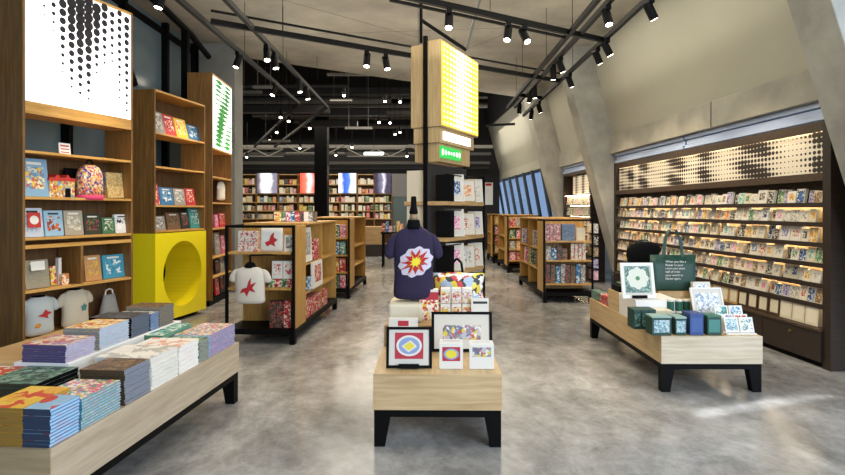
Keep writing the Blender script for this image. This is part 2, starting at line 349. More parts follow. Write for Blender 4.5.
def spot(label, x, y, z, tx, ty, tz, on=1.0, small=False):
    """black cylindrical head hung under a rail, aimed at a target"""
    t = thing('track_spotlight', label, 'spotlight', WORLDF, x, y, z, group=None)
    r, L = (.048, .19) if not small else (.045, .12)
    dr = (Vector((tx, ty, tz))-Vector((x, y, z))).normalized(); c = Vector((0, 0, -.10))
    MB().box(-.03, .03, -.06, .06, -.045, 0).cyl((0, 0, -.04), (0, 0, -.1), .012, 8).build('bracket', black, t)
    MB().cyl(c-dr*L*.4, c+dr*L*.6, r, 16).build('housing', black, t, bevel=.003)
    e = c+dr*(L*.6+.001); MB().cyl(e, e+dr*.003, r*.78, 16).build('lens', lensm, t)
    if on:
        l = bpy.data.lights.new('spot_lamp', 'SPOT'); l.energy = SPOT_W*on; l.color = WARM; l.spot_size = math.radians(62); l.spot_blend = .7; l.shadow_soft_size = .05
        o = bpy.data.objects.new('spot_lamp', l); COL.objects.link(o); o.parent = t; p = c+dr*(L*.6+.02); o.location = p
        o.rotation_euler = dr.to_track_quat('-Z', 'Y').to_euler()
    return t
zt = TZ-.03
for i, (y, tx, ty, tz, w) in enumerate(((5.95, 3.7, 6.3, 1.4, 'nearest the camera'), (7.35, 3.7, 7.6, 1.4, 'second from the camera'), (7.75, 3.7, 8.6, 1.4, 'third from the camera'), (9.2, 3.6, 10, 1.2, 'fourth from the camera'), (11.6, 3.4, 12.4, 1.2, 'fifth from the camera'), (12.4, 2.3, 13.8, .8, 'farthest from the camera'))):
    spot('black spotlight on outermost right track, '+w, 2.4, y, zt, tx, ty, tz, 1.0)
for i, (y, tx, ty, w) in enumerate(((6.2, 2.4, 5.2, 'nearest the camera'), (8.3, 3.4, 8.8, 'second along it'), (8.75, 2.3, 9.5, 'third along it'), (10.2, 2.3, 10.5, 'fourth along it'), (10.6, 1.5, 12, 'fifth along it'), (11.8, 2.2, 13.8, 'farthest along it'))):
    spot('black spotlight on the right close pair of tracks, '+w, 2.03, y, zt+.02, tx, ty, .6, 1.0)
for px, py, tx, ty, w in ((449, 5.8, .1, 4.9, 'left of the yellow lightbox strut'), (508, 18.9, .5, 5.6, 'left one of a pair'), (524, 22.4, 2.3, 5.0, 'right one of a pair')):
    p = tp(px, py); spot('black spotlight on the nearer cross track, '+w, p.x, p.y, zt-.02, tx, ty, .5, 1.1)
for px, py, tx, ty, w in ((367, 48.1, -.9, 7.0, 'left one of a pair'), (386, 51.3, .1, 7.2, 'right one of a pair')):
    p = tp(px, py); spot('black spotlight on the farther cross track, '+w, p.x, p.y, zt-.02, tx, ty, .6, 1.0)
for y, tx, ty, tz, w in ((5.6, -3.1, 5.4, 1.5, 'nearest the camera'), (7.95, -3.2, 7.6, 1.6, 'over the yellow seat'), (9.9, -3.3, 9.2, 1.5, 'farthest along it')):
    spot('black spotlight on the leftmost track, '+w, -2.6, y, zt, tx, ty, tz, 1.2)
for y, tx, ty, w in ((5.1, -2.0, 3.6, 'nearest the camera'), (7.6, -1.7, 6.5, 'front one of a pair'), (8.0, -1.5, 7.6, 'rear one of a pair'), (9.6, -1.6, 9.2, 'front one over the far shelves'), (10.2, -1.4, 10.2, 'last one over the far shelves')):
    spot('black spotlight on the second left track, '+w, -2.1, y, zt, tx, ty, .6, 1.0)
# far lights over the dark area
k = 0
FAR = [(344, 95, 12.5), (385, 101, 13.5), (400, 101.5, 13.5), (379, 122, 15), (390, 122.5, 15), (395, 134, 16.5), (400, 132, 16.5), (277, 132, 14.5), (289, 121, 14), (310, 128, 15), (270, 140, 16), (237, 106, 12), (281, 117, 13.5), (352, 147, 18), (336, 155, 19), (407, 156, 19), (247, 157, 18), (300, 148, 17.5), (420, 130, 16)]
for px, py, Y in FAR:
    z = CH+(HY-py)*Y/F; x = (px-CX)*Y/F
    t = spot(f'small lit spotlight under the dark far ceiling, {nth(k)} from the nearest', x, Y, z+.14, x+.2, Y-2.5, .5, .0 if k % 2 else 1.5, True); k += 1
    MB().cyl((0, 0, 0), (0, 0, 5.449-z-.14), .006, 6).build('stem', black, t)
p = ((374-CX)*18/F, 18, CH+(HY-154)*18/F)
t = thing('linear_lamp', 'long bright white tube lamp hanging before the far bookcases', 'lamp', WORLDF, *p)
MB().box(-.32, .32, -.05, .05, 0, .07).build('housing', dgrey, t); MB().cyl((0, 0, .07), (0, 0, 5.449-p[2]), .006, 6).build('stem', black, t); MB().box(-.31, .31, -.052, -.03, -.03, .05).build('diffuser', mat('tube_white', (1, 1, 1, 1), .4, emit=(.95, 1, .95, 1), es=8), t)
# ducts and pipes of the open ceiling
DU = mat('duct_grey', '57544f', .55, .2); DU2 = mat('duct_dark', '2b2a29', .6)
rd = random.Random(3)
for i in range(24):
    Y = 14.6+i*.26+rd.uniform(-.1, .1);  zz = rd.choice([4.9, 4.75, 4.6, 4.3, 4.1]); x0 = rd.uniform(-7.5, -1); x1 = x0+rd.uniform(1.5, 4.5)
    x0 = rd.uniform(-7.5, -1) if Y > 15.5 else rd.uniform(-7, -4); zz = min(zz, 4.9)
    if abs(Y-18) < .36: continue
    x1 = min(x1, 2.0); zz += (i % 3)*.07
    o = MB(); kind = i % 3
    o.cyl((.2, 0, 0), (.2, 0, 5.448-zz), .006, 6)
    if kind == 0: o.box(0, x1-x0, -.12, .12, -.09, .09)
    else: o.cyl((0, 0, 0), (x1-x0, 0, 0), .05 if kind == 1 else .09, 10)
    o = o.build('air_duct' if kind == 0 else 'ceiling_pipe', DU if kind else DU2); o.location = (x0, Y, zz)
    tag(o, f'{"flat dark duct" if kind == 0 else "grey pipe"} under the black far ceiling, {nth(i)} one back', 'duct' if kind == 0 else 'pipe')
for i, (z, Y) in enumerate(((3.55, 20.6), (3.25, 20.9), (3.1, 21.2), (3.75, 20.0))):
    o = MB().box(0, 10.4, -.08, .08, -.05, .05).build('ceiling_beam', DU if i % 2 else DU2); o.location = (-7.9, Y, z)
    tag(o, f'long thin horizontal beam above the far bookcases, {nth(i)} of four', 'beam')
for i in range(4):
    o = MB()
    x = -6.8+i*2.1
    o.tube([(0, 0, .25), (.5, 0, -.0), (1.0, 0, .25), (1.5, 0, 0), (2.0, 0, .25)], .025, 6).box(0, 2.0, -.02, .02, .24, .28).box(0, 2, -.02, .02, -.02, .02)
    o = o.build('roof_truss', DU); o.location = (x, 19.4, 3.35+.12*(i % 2)); tag(o, f'light zigzag steel truss before the far bookcases, {nth(i)} from left', 'truss')
for i, (px, x2, py) in enumerate(((253, 275, 87), (327, 380, 74.5), (240, 262, 92), (330, 352, 100), (345, 372, 128), (262, 290, 141))):
    Y = 12.5+i*.6; z = CH+(HY-py)*Y/F; xa, xb = (px-CX)*Y/F, (x2-CX)*Y/F
    o = MB().box(0, xb-xa, -.03, .03, -.03, .03).cyl((.1, 0, .03), (.1, 0, 5.448-z), .005, 6).cyl((xb-xa-.1, 0, .03), (xb-xa-.1, 0, 5.448-z), .005, 6).build('batten_light', mat('batten_grey', '8a8780', .5)); o.location = (xa, Y, z); tag(o, f'pale slim batten under the black far ceiling, {nth(i)} from the nearest', 'batten')

# ------------------------------------------------------------------ left bookcases
def poke(mb, z, x0, x1): pass
def bookcase(label, o, dr, width, H, zs, beam=None, depth=.38, name='tall_bookcase', cubby=None, mb_from=0, yellow=0):
    fr = Fr(o[0], o[1], math.atan2(dr[1], dr[0]))
    t = thing(name, label, 'bookcase', fr); T = .024
    z0 = yellow or .09
    for nm, x in (('side_panel', 0), ('side_panel', width-T)): MB().box(x, x+T, 0, depth, z0, H).build(nm, oakZ, t, bevel=.002)
    MB().box(T, width-T, 0, depth, H-T, H).build('top_panel', shX, t)
    for z in zs: MB().box(T, width-T, .0, depth-.02, z-T, z).build('shelf', shX, t, bevel=.002)
    MB().box(T, width-T, .05, depth-.05, 0, .085).build('plinth', black2, t) if not yellow else None
    bk = MB(); bz = sorted([z for z in zs if z > z0]+[z0]); 
    for za, zb in zip([z0]+sorted(zs), sorted(zs)+[H]):
        if mb_from and za >= mb_from-.01 and zb <= mb_from+.45: continue    # open bay: the dark glazing shows through
        if zb > za+.01: bk.box(T, width-T, depth-.02, depth, za, zb-T)
    bk.build('back_panel', backW, t)
    return t, fr
U1W = 1.2
t1, f1 = bookcase('tall oak bookcase with black dotted white lightbox, nearest on left', (-3.53, 4.97), (.326, .945), U1W, 3.63, [2.475, 2.034, 1.62, 1.25, .778, .33], mb_from=2.034)
MB().box(.024, U1W-.024, 0, .3, 2.365, 2.475-.025).build('beam', shX, t1)
MB().box(.024, U1W-.024, .0, .3, 1.15, 1.185).build('shelf', shX, t1, bevel=.002); MB().box(.57, .60, .0, .3, .779, 1.149).build('cubby_divider', oakZ, t1, bevel=.002)
lit = mat('lit_white', (1, 1, 1, 1), .5, emit=(1, 1, 1, 1), es=1.1); dotd = mat('dot_ink', '1d1720', .5)
p = MB().box(.035, U1W-.035, -.006, .25, 2.475, 3.595)
def smooth(a, b, x): x = max(0, min(1, (x-a)/(b-a))); return x*x*(3-2*x)
AM = [0, .45, .7, 1, 1.2, 1.35, 1.35, 1.2, .9, .7, .68, .8]; NN = [1, 5, 6, 11, 13, 14, 14, 10, 9, 9, 15, 18]; nc, nr = 12, 14; cw = 1.12/12.2
for c in range(nc):
    for r in range(nr):
        x = .045+(c+.6)*cw; z = 3.57-(r+(.5 if c % 2 else 0))*.0805; q = r+.5*(c % 2)
        rad = min(.052, .046*AM[c]*(1-q/NN[c])**.8) if q < NN[c] else 0
        if z-rad < 2.49: rad = 0
        if rad > .004: p.disc(x, -.0075, z, rad, 12, 1)
p.build('light_panel', [lit, dotd], t1)
sg = MB().box(-.06, .06, -.005, .005, 0, .12).box(-.045, .045, -.0058, -.005, .085, .1, 1).box(-.045, .045, -.0058, -.005, .055, .066, 1).box(-.045, .045, -.0058, -.005, .025, .035, 1).mesh('shelf_sign', [whiteg, mat('sign_red', 'b0403a', .5)])
put(sg, 'shelf_sign', 'small white sign with red lines on the uppermost open shelf', 'sign', f1, f1.sx(65, .15), .15, 2.034, tilt=.1, d=.01)

t2, f2 = bookcase('oak bookcase with round yellow reading nook below, middle on left', (-3.38, 7.1), (.173, .985), 1.16, 3.03, [2.49, 2.06, 1.563, 1.235], mb_from=2.06, yellow=1.2)
# yellow nook: box with a round tunnel
yel = mat('yellow_lacquer', 'f2dd16', .4); N = 48; cx_, cz_, R_ = .60, .64, .44; b = MB(); x0_, x1_, z0_, z1_ = 0, 1.16, .06, 1.2
def sq(t):
    c, s = math.cos(t), math.sin(t); ks = []
    if c > 1e-9: ks.append((x1_-cx_)/c)
    if c < -1e-9: ks.append((x0_-cx_)/c)
    if s > 1e-9: ks.append((z1_-cz_)/s)
    if s < -1e-9: ks.append((z0_-cz_)/s)
    k = min(ks); return cx_+c*k, cz_+s*k
angs = sorted([2*math.pi*i/N for i in range(N)]+[math.atan2(z-cz_, x-cx_) % (2*math.pi) for x in (x0_, x1_) for z in (z0_, z1_)]); n = len(angs)
D2 = .56
for y in (-.012, D2):
    vs = []
    for t in angs: vs.append((cx_+R_*math.cos(t), y, cz_+R_*math.sin(t))); q = sq(t); vs.append((q[0], y, q[1]))
    b.add(vs, [(2*i, 2*i+1, (2*i+3) % (2*n), (2*i+2) % (2*n)) for i in range(n)])
for R in (1, 0):
    vs = []
    for t in angs:
        q = (cx_+R_*math.cos(t), cz_+R_*math.sin(t)) if R else sq(t)
        vs += [(q[0], -.012, q[1]), (q[0], D2, q[1])]
    b.add(vs, [(2*i, 2*i+1, (2*i+3) % (2*n), (2*i+2) % (2*n)) for i in range(n)])
me = b.mesh('reading_nook', [yel]); o = link(me, 'reading_nook', t2)
o['label'] = 'bright yellow box with a round opening'
MB().box(.05, 1.11, .1, .33, 0, .06).build('plinth', black2, t2)

t3, f3 = bookcase('tall oak bookcase with green striped lightbox, farthest on left', (-3.26, 8.73), (-.056, .998), 1.08, 3.63, [2.475, 2.03, 1.62, 1.21, .76, .45], mb_from=0)
p = MB().box(.035, 1.045, -.006, .25, 2.475, 3.595)
for r in range(15):
    z = 3.55-r*.072
    for c in range(12):
        h = [.0, .25, .6, .9, 1, .85, .6, .5, .75, .55, .3, .12][c]*(.55+.45*math.sin(r*.5+c*.8))
        if r > 4: h = min(1, h*1.25)
        if h > .1: p.disc(.1+c*.08, -.0075, z, .056, 10, 1, .046*h+.004)
p.build('light_panel', [mat('lit_white2', (1, 1, 1, 1), .5, emit=(.85, 1, .85, 1), es=.9), mat('green_ink', '1f8f2e', .5, emit='1f8f2e', es=.35)], t3)

# art materials for goods
M_ = dict(
 toy=art('toyshop_print', ['c23b2c', 'd9b84a', 'e4d9b8', '6d93ad', 'c8a24a'], 30), toy2=art('blue_city_print', ['7aa3bf', '5d87aa', 'd8cfa8', 'b04a38', 'd8b652'], 28),
 pat=art('pack_print', ['e6c069', 'c73a4a', '2c3f88', 'e9ddc0', 'e39a58'], 42), bee=art('beige_lattice', ['c7a96d', 'd9c28c', 'b08d4e'], 60),
 dots=art('blue_dot_paper', ['b9c3cf', '93a1b7', 'd7d8d6'], 90), redc=mat('red_ink', 'b8322b', .5), redp=art('red_print', ['b3262c', 'd34b3f', 'e7d9c6', '8c1b24'], 34),
 grn=art('green_print', ['3f6f4e', '7a9c6d', 'd6d3b4', '2d4c38'], 34), blu=art('blue_print', ['2f6f9e', '5a9cc4', 'dbe4e8', '1f4f7d'], 28), gry=art('grey_print', ['8f8b84', 'b7b3aa', 'd6d3cb', '6c6963'], 34),
 yelp=art('yellow_print', ['d8ae2c', 'e9cf6a', 'c9452f', 'e8dfc0'], 30), blk=art('black_print', ['1d1c1c', '38332e', 'b4483c', '5b5347'], 38), pnk=art('pink_print', ['d2648a', 'e9b3c4', 'efe4dd', 'a83a63'], 34),
 org=art('orange_print', ['cf6a2c', 'e3a45b', 'efe0c4'], 34), brn=art('brown_print', ['6c4f33', '8f7048', '4b3a28'], 30), prp=art('purple_print', ['5a4d86', '9a8fbd', 'e2dccf'], 30), tea=art('teal_print', ['3b8f8a', '7fc0b4', 'd9e3cf', '2b6763'], 30),
 multi=art('confetti_print', ['e4dfce', 'd8405a', '3f9a55', 'e2b93a', '4aa0c9', 'ece7da', 'd97ba0'], 46))
def shelf_item(fr, label, cat, px, py, z, yl, front, side=None, t=.03, tilt=.12, name='book', page=None, kind='book', group=None, paper=None):
    x, w, _, h = fr.fit(px[0], px[1], py[0], py[1], yl)
    h = h/ math.cos(tilt)
    if kind == 'book': me = upright_me(w, h, t, front, page or pagem, side)
    elif kind == 'card': me = card_me(w, h, t, paper or white, front)
    else: me = carton_me(w, t, h, side or front, front, side or front)
    return put(me, name, label, cat, fr, x, yl+t/2, z, tilt=tilt, group=group, d=t)
I = lambda *a, **k: shelf_item(f1, *a, **k)
I('large blue picture book with a red shopfront on its cover', 'book', (23, 49.5), (158, 196), 1.62, .08, M_['toy2'])
x, w, _, h = f1.fit(51, 76.5, 174, 197, .06)
t = thing('toy_shop_box', 'small yellow and red toy shop shaped box on the bookcase shelf', 'box', f1, x, .14, 1.62)
MB().box(-w/2, w/2, -.06, .06, 0, h*.8).build('body', M_['toy'], t); MB().prism([(-w/2-.01, h*.72), (w/2+.01, h*.72), (w/2, h*.86), (w*.3, h*.86), (w*.2, h), (w*.1, h*.86), (-w*.1, h*.86), (-w*.2, h), (-w*.3, h*.86), (-w/2, h*.86)], -.066, .066).build('roof', M_['redc'], t)
MB().box(w*.1, w*.32, -.062, -.06, 0, h*.4).build('door', black2, t)
I('beige patterned cushion shaped box at the right of that shelf', 'box', (108, 131), (182, 207), 1.62, .1, M_['bee'], t=.08, kind='box', name='gift_box')
# patterned backpack
x, w, _, h = f1.fit(80, 106, 171, 208, .02)
t = thing('backpack', 'colourful dotted backpack with pink base hanging over the shelf edge', 'backpack', f1, x, .07, 1.60)
def rings(spec, n=20, p=2.6):
    out = []
    for z, a, bb, ox, oy in spec:
        r = []
        for i in range(n):
            th = 2*math.pi*i/n; c, s = math.cos(th), math.sin(th)
            r.append((ox+a*math.copysign(abs(c)**(2/p), c), oy+bb*math.copysign(abs(s)**(2/p), s), z))
        out.append(r)
    return out
MB().loft(rings([(.045, w*.42, .08, 0, 0), (.1, w*.44, .085, 0, 0), (.2, w*.44, .085, 0, 0), (.28, w*.40, .08, 0, 0), (.33, w*.30, .06, 0, 0), (.355, w*.16, .035, 0, 0)])).build('body', M_['pat'], t, smooth=True)
MB().loft(rings([(0, w*.42, .09, 0, 0), (.02, w*.46, .1, 0, 0), (.05, w*.44, .09, 0, 0)])).build('base', mat('pink_cloth', 'd8406a', .7), t, smooth=True)
MB().tube([(-.03, 0, .345), (-.03, 0, .39), (0, 0, .41), (.03, 0, .39), (.03, 0, .345)], .009).build('handle', black2, t)
MB().tube([(w*.38, -.02, .31), (w*.5, -.02, .22), (w*.5, 0, .1)], .015).build('strap', mat('navy_strap', '2b3566', .7), t)
put(upright_me(w*.8, .30, .03, black2, pagem), 'display_board', 'black board standing behind the colourful backpack', 'board', f1, x-.02, .24, 1.62, d=.03)
z = 1.25
I('blue spotted book with red label and white oval', 'book', (23.5, 44), (209, 238), z, .06, M_['dots'])
x, w, _, h = f1.fit(28, 41, 216, 231, .055); put(MB().box(-w/2, w/2, -.001, .001, 0, h).disc(0, -.0015, h/2, w*.35, 16, 1, h*.3).mesh('book_label', [M_['redc'], white]), 'book_label', 'red label with white oval on the blue spotted book', 'label', f1, x, .052, z+.09, tilt=.12)
I('light blue and orange picture book beside the spotted one', 'book', (45.5, 64), (211.5, 237), z, .06, art('orange_blue', ['8fb4c9', 'c8632f', '9dbfd0', '8c3a26'], 22))
I('grey beige book with pale title block', 'book', (65.5, 84), (212, 236.5), z, .07, art('stone', ['a39a86', 'b0a690', 'd2cbb8'], 26))
I('dark picture book with pink and green flowers', 'book', (85, 102), (216, 236), z, .07, art('dark_floral', ['2c3328', '5f6b3a', 'a8384a', '3a2f2a'], 34))
I('small green patterned book between dark and white covers', 'book', (103, 115.5), (219, 235), z, .07, M_['grn'])
I('small white and black book at the right end', 'book', (116, 129), (216, 234.5), z, .07, art('bw', ['dcdcd8', '2d2f38', 'eceae4'], 20))
z = .778
I('grey cloth covered album standing in left cubby', 'book', (26, 50), (262, 290), z, .06, art('linen', ['958d77', 'a09880', '8a826d'], 120), t=.05)
x, w, _, h = f1.fit(31, 45, 268, 277, .05); put(MB().box(-w/2, w/2, -.001, .001, 0, h).mesh('book_label', [white]), 'book_label', 'white label on the grey album', 'label', f1, x, .048, z+.17, tilt=.12)
I('small yellow and blue jar box in left cubby', 'box', (51.5, 57), (266, 285), z, .1, M_['yelp'], t=.05, kind='box', name='gift_box')
I('tall thin white folder standing in left cubby', 'folder', (58.5, 61.5), (258, 285), z, .12, white, t=.04, kind='box', name='folder', tilt=0)
I('small orange and blue box at right of left cubby', 'box', (62, 69), (273, 284), z, .08, M_['org'], t=.06, kind='box', name='gift_box', tilt=0)
I('tan book with yellow emblem in right cubby', 'book', (86, 102), (255, 280), z, .08, art('tan', ['b98a58', 'c49868', 'd6b23a'], 24))
I('turquoise book with diagonal white ribbon in right cubby', 'book', (104, 125), (255, 278), z, .08, art('turq', ['3f8fa8', '4d9cb4', '3a869e', 'd9e4e4'], 22))
I = lambda *a, **k: shelf_item(f2, *a, **k)
z = 2.49
for px, py, m, lb in (((155.5, 166), (110, 132), 'gry', 'white and grey'), ((166, 177), (114, 135), 'redp', 'red'), ((177.5, 189), (118.5, 138), 'yelp', 'cream and yellow'), ((189.5, 200), (124.5, 140), 'blu', 'blue')):
    I(f'{lb} book leaning on the top shelf above the yellow nook', 'book', px, py, z, .07, M_[m], tilt=.25)
z = 1.563
for px, py, m, lb in (((155.5, 160), (184, 205), 'redp', 'narrow red and cream'), ((161, 174), (187, 204.5), 'blu', 'bright blue'), ((175, 186), (188, 204.5), 'gry', 'pale grey'), ((186.5, 196), (187, 204), 'redp', 'dark red')):
    I(f'{lb} book on the middle shelf above the yellow nook', 'book', px, py, z, .07, M_[m], tilt=.15)
z = 1.235
for px, py, m, lb in (((155.5, 166), (217, 231), 'gry', 'grey and white'), ((168, 181), (214, 230.5), 'brn', 'brown framed'), ((182, 190), (213, 230), 'blk', 'black patterned'), ((191, 201), (210, 229.5), 'tea', 'green and pink')):
    I(f'{lb} book directly on top of the yellow nook box', 'book', px, py, z, .07, M_[m], tilt=.15)
I = lambda *a, **k: shelf_item(f3, *a, **k)
for i, (px, py, z, m, lb) in enumerate((((216, 221), (233, 255), .76, 'gry', 'white'), ((222, 226), (236, 254), .76, 'pnk', 'pink'), ((227, 231), (231, 253), .76, 'redp', 'red'), ((216, 220), (262, 276), .45, 'blk', 'black'), ((221, 225), (260, 275), .45, 'gry', 'grey'), ((226, 231), (259, 273), .45, 'blu', 'blue'), ((216, 220), (281, 298), .1, 'redp', 'red'), ((221, 225), (279, 296), .1, 'blk', 'dark'), ((226, 231), (277, 293), .1, 'gry', 'grey'), ((215.5, 219), (214, 227), 1.21, 'pnk', 'pink'), ((220, 226), (212, 226), 1.21, 'redp', 'red checked'), ((227, 231), (213, 225), 1.21, 'gry', 'pale'))):
    sh = {1.21: 'fourth', .76: 'fifth', .45: 'sixth', .1: 'bottom'}[z]
    I(f'{lb} book on the {sh} shelf of the green panel bookcase', 'book', px, py, z, .08, M_[m], tilt=.1)
# ------------------------------------------------------------------ garments
def shirt(fr, label, x, y, z, w, h, cloth, rz=0, form=True, neckm=None, group=None, tilt=0, name='t_shirt', prn=None):
    """t-shirt worn by a torso form: w over the sleeves, h hem to collar"""
    t = thing(name, label, 't-shirt', fr, x, y, z, rz=rz, group=group); t.rotation_euler.x = -tilt
    bw = w*.365; bd = w*.17
    prof = [(0, bw*1.02, bd*.95), (h*.12, bw, bd), (h*.35, bw*.93, bd*.98), (h*.55, bw*.97, bd*1.02), (h*.72, bw*1.0, bd*.95), (h*.84, bw*.98, bd*.75), (h*.91, bw*.86, bd*.6), (h*.96, bw*.62, bd*.5), (h*.985, bw*.42, bd*.5)]
    MB().loft(rings([(a, b, c, 0, 0) for a, b, c in prof], 28, 2.3), cap=True).build('body', cloth, t, smooth=True, sub=1)
    for s in (-1, 1):
        r0 = []; pts = [(s*bw*.55, h*.885, .36), (s*bw*.92, h*.845, .46), (s*w*.405, h*.73, .5), (s*w*.445, h*.55, .48)]
        rr = []
        for i, (px, pz, k) in enumerate(pts):
            nx, nz = (s*.22, -.97) if i > 1 else (s*.7, -.7)
            L = math.hypot(nx, nz); ax, az = -nz/L, nx/L     # across the sleeve
            a = w*.105*k/.5*(1.0 if i else .95); rr.append([(px+ax*a*math.cos(q), bd*k*.72*math.sin(q), pz+az*a*math.cos(q)) for q in [2*math.pi*j/16 for j in range(16)]])
        MB().loft(rr, cap=True).build('sleeve', cloth, t, smooth=True, sub=1)
    MB().loft(rings([(h*.965, bw*.46, bd*.56, 0, 0), (h*1.0, bw*.40, bd*.48, 0, 0), (h*1.005, bw*.34, bd*.42, 0, 0)], 20, 2)).build('collar', neckm or cloth, t, smooth=True)
    if prn:
        def surf(px, pz, off):
            zz = pz/h; k = [p for p in prof]; a, b = bw, bd
            for (z0, a0, b0), (z1, a1, b1) in zip(k, k[1:]):
                if z0 <= pz <= z1: u = (pz-z0)/(z1-z0); a = a0+(a1-a0)*u; b = b0+(b1-b0)*u
            q = min(.98, abs(px)/a); return (px, -b*(1-q**2.3)**(1/2.3)-off, pz)
        for nm, m, off, outline in prn:
            b = MB(); n = len(outline); cxp = sum(p[0] for p in outline)/n; czp = sum(p[1] for p in outline)/n; R = 5
            vs = [surf(cxp*w, czp*h, off)]
            for r in range(1, R+1):
                for (px, pz) in outline: vs.append(surf((cxp+(px-cxp)*r/R)*w, (czp+(pz-czp)*r/R)*h, off))
            fs = [(0, 1+i, 1+(i+1) % n) for i in range(n)]
            for r in range(R-1):
                for i in range(n): a_ = 1+r*n+i; b_ = 1+r*n+(i+1) % n; fs.append((a_, b_, b_+n, a_+n))
            b.add(vs, fs).build(nm, m, t)
    return t
def star(cx, cz, r0, r1, n, ph=0, asp=1.0, seed=1):
    rr = random.Random(seed); out = []
    for i in range(2*n):
        r = (r1 if i % 2 == 0 else r0)*(1+rr.uniform(-.1, .1)); a = ph+math.pi*i/n
        out.append((cx+r*math.cos(a), cz+r*math.sin(a)*asp))
    return out
def blob(cx, cz, r, n=24, amp=.12, k=9, asp=1.0): return [(cx+r*(1+amp*math.sin(k*2*math.pi*i/n))*math.cos(2*math.pi*i/n), cz+r*(1+amp*math.sin(k*2*math.pi*i/n))*math.sin(2*math.pi*i/n)*asp) for i in range(n)]

# ------------------------------------------------------------------ display tables
def table(label, ox, oy, rz, w, L, zt=.462, zm=.234, name='display_table', side=None, front=None):
    fr = Fr(ox, oy, rz); t = thing(name, label, 'table', fr)
    MB().box(0, w, .008, L, zm, zt).build('top_box', side or paleY, t, bevel=.002); MB().box(0, w, 0, .0075, zm, zt).build('front_panel', front or paleX, t, bevel=.001)
    MB().box(.006, w-.006, .006, .04, zm-.045, zm-.001).box(.006, w-.006, L-.04, L-.006, zm-.045, zm-.001).box(.006, .04, .04, L-.04, zm-.045, zm-.001).box(w-.04, w-.006, .04, L-.04, zm-.045, zm-.001).build('frame', black, t)
    for sx in (0, 1):
        for sy in (0, 1):
            xo, xi = (.006, .11) if sx == 0 else (w-.006, w-.11); xt = .075 if sx == 0 else w-.075
            yo, yi = (.006, .08) if sy == 0 else (L-.006, L-.08)
            zz = zm-.045
            X0, X1, XT = min(xo, xi), max(xo, xi), xt
            ta, tb = (xo, xt) if sx == 0 else (xt, xo)
            MB().hexa([(ta, min(yo, yi), 0), (tb, min(yo, yi), 0), (tb, max(yo, yi), 0), (ta, max(yo, yi), 0), (X0, min(yo, yi), zz), (X1, min(yo, yi), zz), (X1, max(yo, yi), zz), (X0, max(yo, yi), zz)]).build('leg', black, t)
    return t, fr
ZT = .463
# --- left table with stacks of books
LW = 1.15
tl, fl = table('long pale oak table covered with stacks of books, front left', -1.611-LW*math.cos(.084), 2.435+LW*math.sin(.084), -.084, LW, 2.0, side=wood('oak_y_daylit', 1, 'a3927a', 'b3a289', 'bfb098', .45), front=wood('oak_x_shaded', 0, '8f7a5a', '9f8a68', 'ac9877', .5))  # long side daylit grey, near end shaded brown, both put into the oak
def v2x(v): return LW-v
ZR = .64
o = MB().box(v2x(.76), v2x(.43), .685, 1.92, ZT+.001, ZR).build('riser', [whiteg], None, bevel=.003); o.location = fl.o; o.rotation_euler = (0, 0, fl.rz)
tag(o, 'low white riser board carrying the rear stacks on the left table', 'riser')
o = MB().box(.02, v2x(.765), .685, 1.92, ZT+.001, ZR-.004).build('riser', [oakX], None, bevel=.003); o.location = fl.o; o.rotation_euler = (0, 0, fl.rz); tag(o, 'oak riser block behind the white riser on the left table', 'riser')
pg_blue = mat('light_blue_edges', 'a9c6dc', .5); nav = mat('navy_spine', '27354b', .45)
def stack(desc, v, u, w, d, z, n, th, cover, spine, page, edge=None, rot=0, jit=.003):
    me = book_me(w, d, th-.0006, cover, spine, page, edge)
    rr = random.Random(desc)
    for k in range(n):
        pos = 'topmost' if k == n-1 else ('bottom one' if k == 0 else f'{nth(n-1-k)} from the top')
        put(me, 'book', f'{desc}, {pos}', 'book', fl, v2x(v)-w/2+rr.uniform(-jit, jit), u+d/2+rr.uniform(-jit, jit), z+k*th, rz=rot+rr.uniform(-.008, .008), group=desc)
M_['bluecov'] = art('blue_red_cover', ['8fb8d4', '8fb8d4', 'c8402e', '9cc3db'], 9); M_['yelcov'] = art('yellow_red_cover', ['e3b53a', 'e8c04a', 'cf4a2c', 'e0a838'], 9)
stack('blue picture book in the nearest corner stack', .012, .015, .125, .19, ZT, 11, .0153, M_['bluecov'], nav, pg_blue, mat('mid_blue_edge', '3f78ad', .5))
stack('yellow picture book left of the blue corner stack', .142, .015, .21, .30, ZT, 11, .0153, M_['yelcov'], mat('ochre_spine', '8a6a2a', .5), mat('ochre_edges', 'b58e3a', .5))
stack('confetti patterned picture book in the second front stack', .012, .215, .25, .30, ZT, 10, .0147, M_['multi'], mat('teal_spine', '3c7f95', .5), stripes('confetti_edges', ['79b7d4', '9cc7dc', 'd85a88', '4fa57a'], 22))
stack('brown covered book in the third front stack', .012, .545, .25, .24, ZT, 13, .0144, M_['brn'], stripes('brown_spine', ['4c3c22', '2e281c'], 30, 'X'), stripes('blue_grey_edges', ['6d7687', '9299a5'], 60))
stack('white book with grey picture in the fourth front stack', .012, .795, .34, .30, ZT, 7, .0265, art('white_grey_cover', ['ece7dc', 'ece7dc', 'e6ded0', 'b9b4aa'], 12), white, white)
stack('white book with red spine lettering in the fifth front stack', .012, 1.105, .33, .26, ZT, 6, .0285, art('white_red_cover', ['ece7dc', 'ece7dc', 'e2a08a'], 12), white, stripes('white_red_edges', ['eceae4', 'eceae4', 'eceae4', 'e4e2dc'], 20))
stack('grey green book in the low stack near the table far end', .012, 1.375, .26, .14, ZT, 8, .0185, M_['grn'], mat('sage_spine', '7c8378', .5), stripes('sage_edges', ['7d847c', '989d94'], 50))
stack('pink and blue striped book in the farthest front stack', .012, 1.525, .26, .43, ZT, 9, .0172, M_['multi'], pg_blue, stripes('pink_blue_edges', ['5f9cc4', 'd3477f', '89b4cf', 'a592b8'], 22))
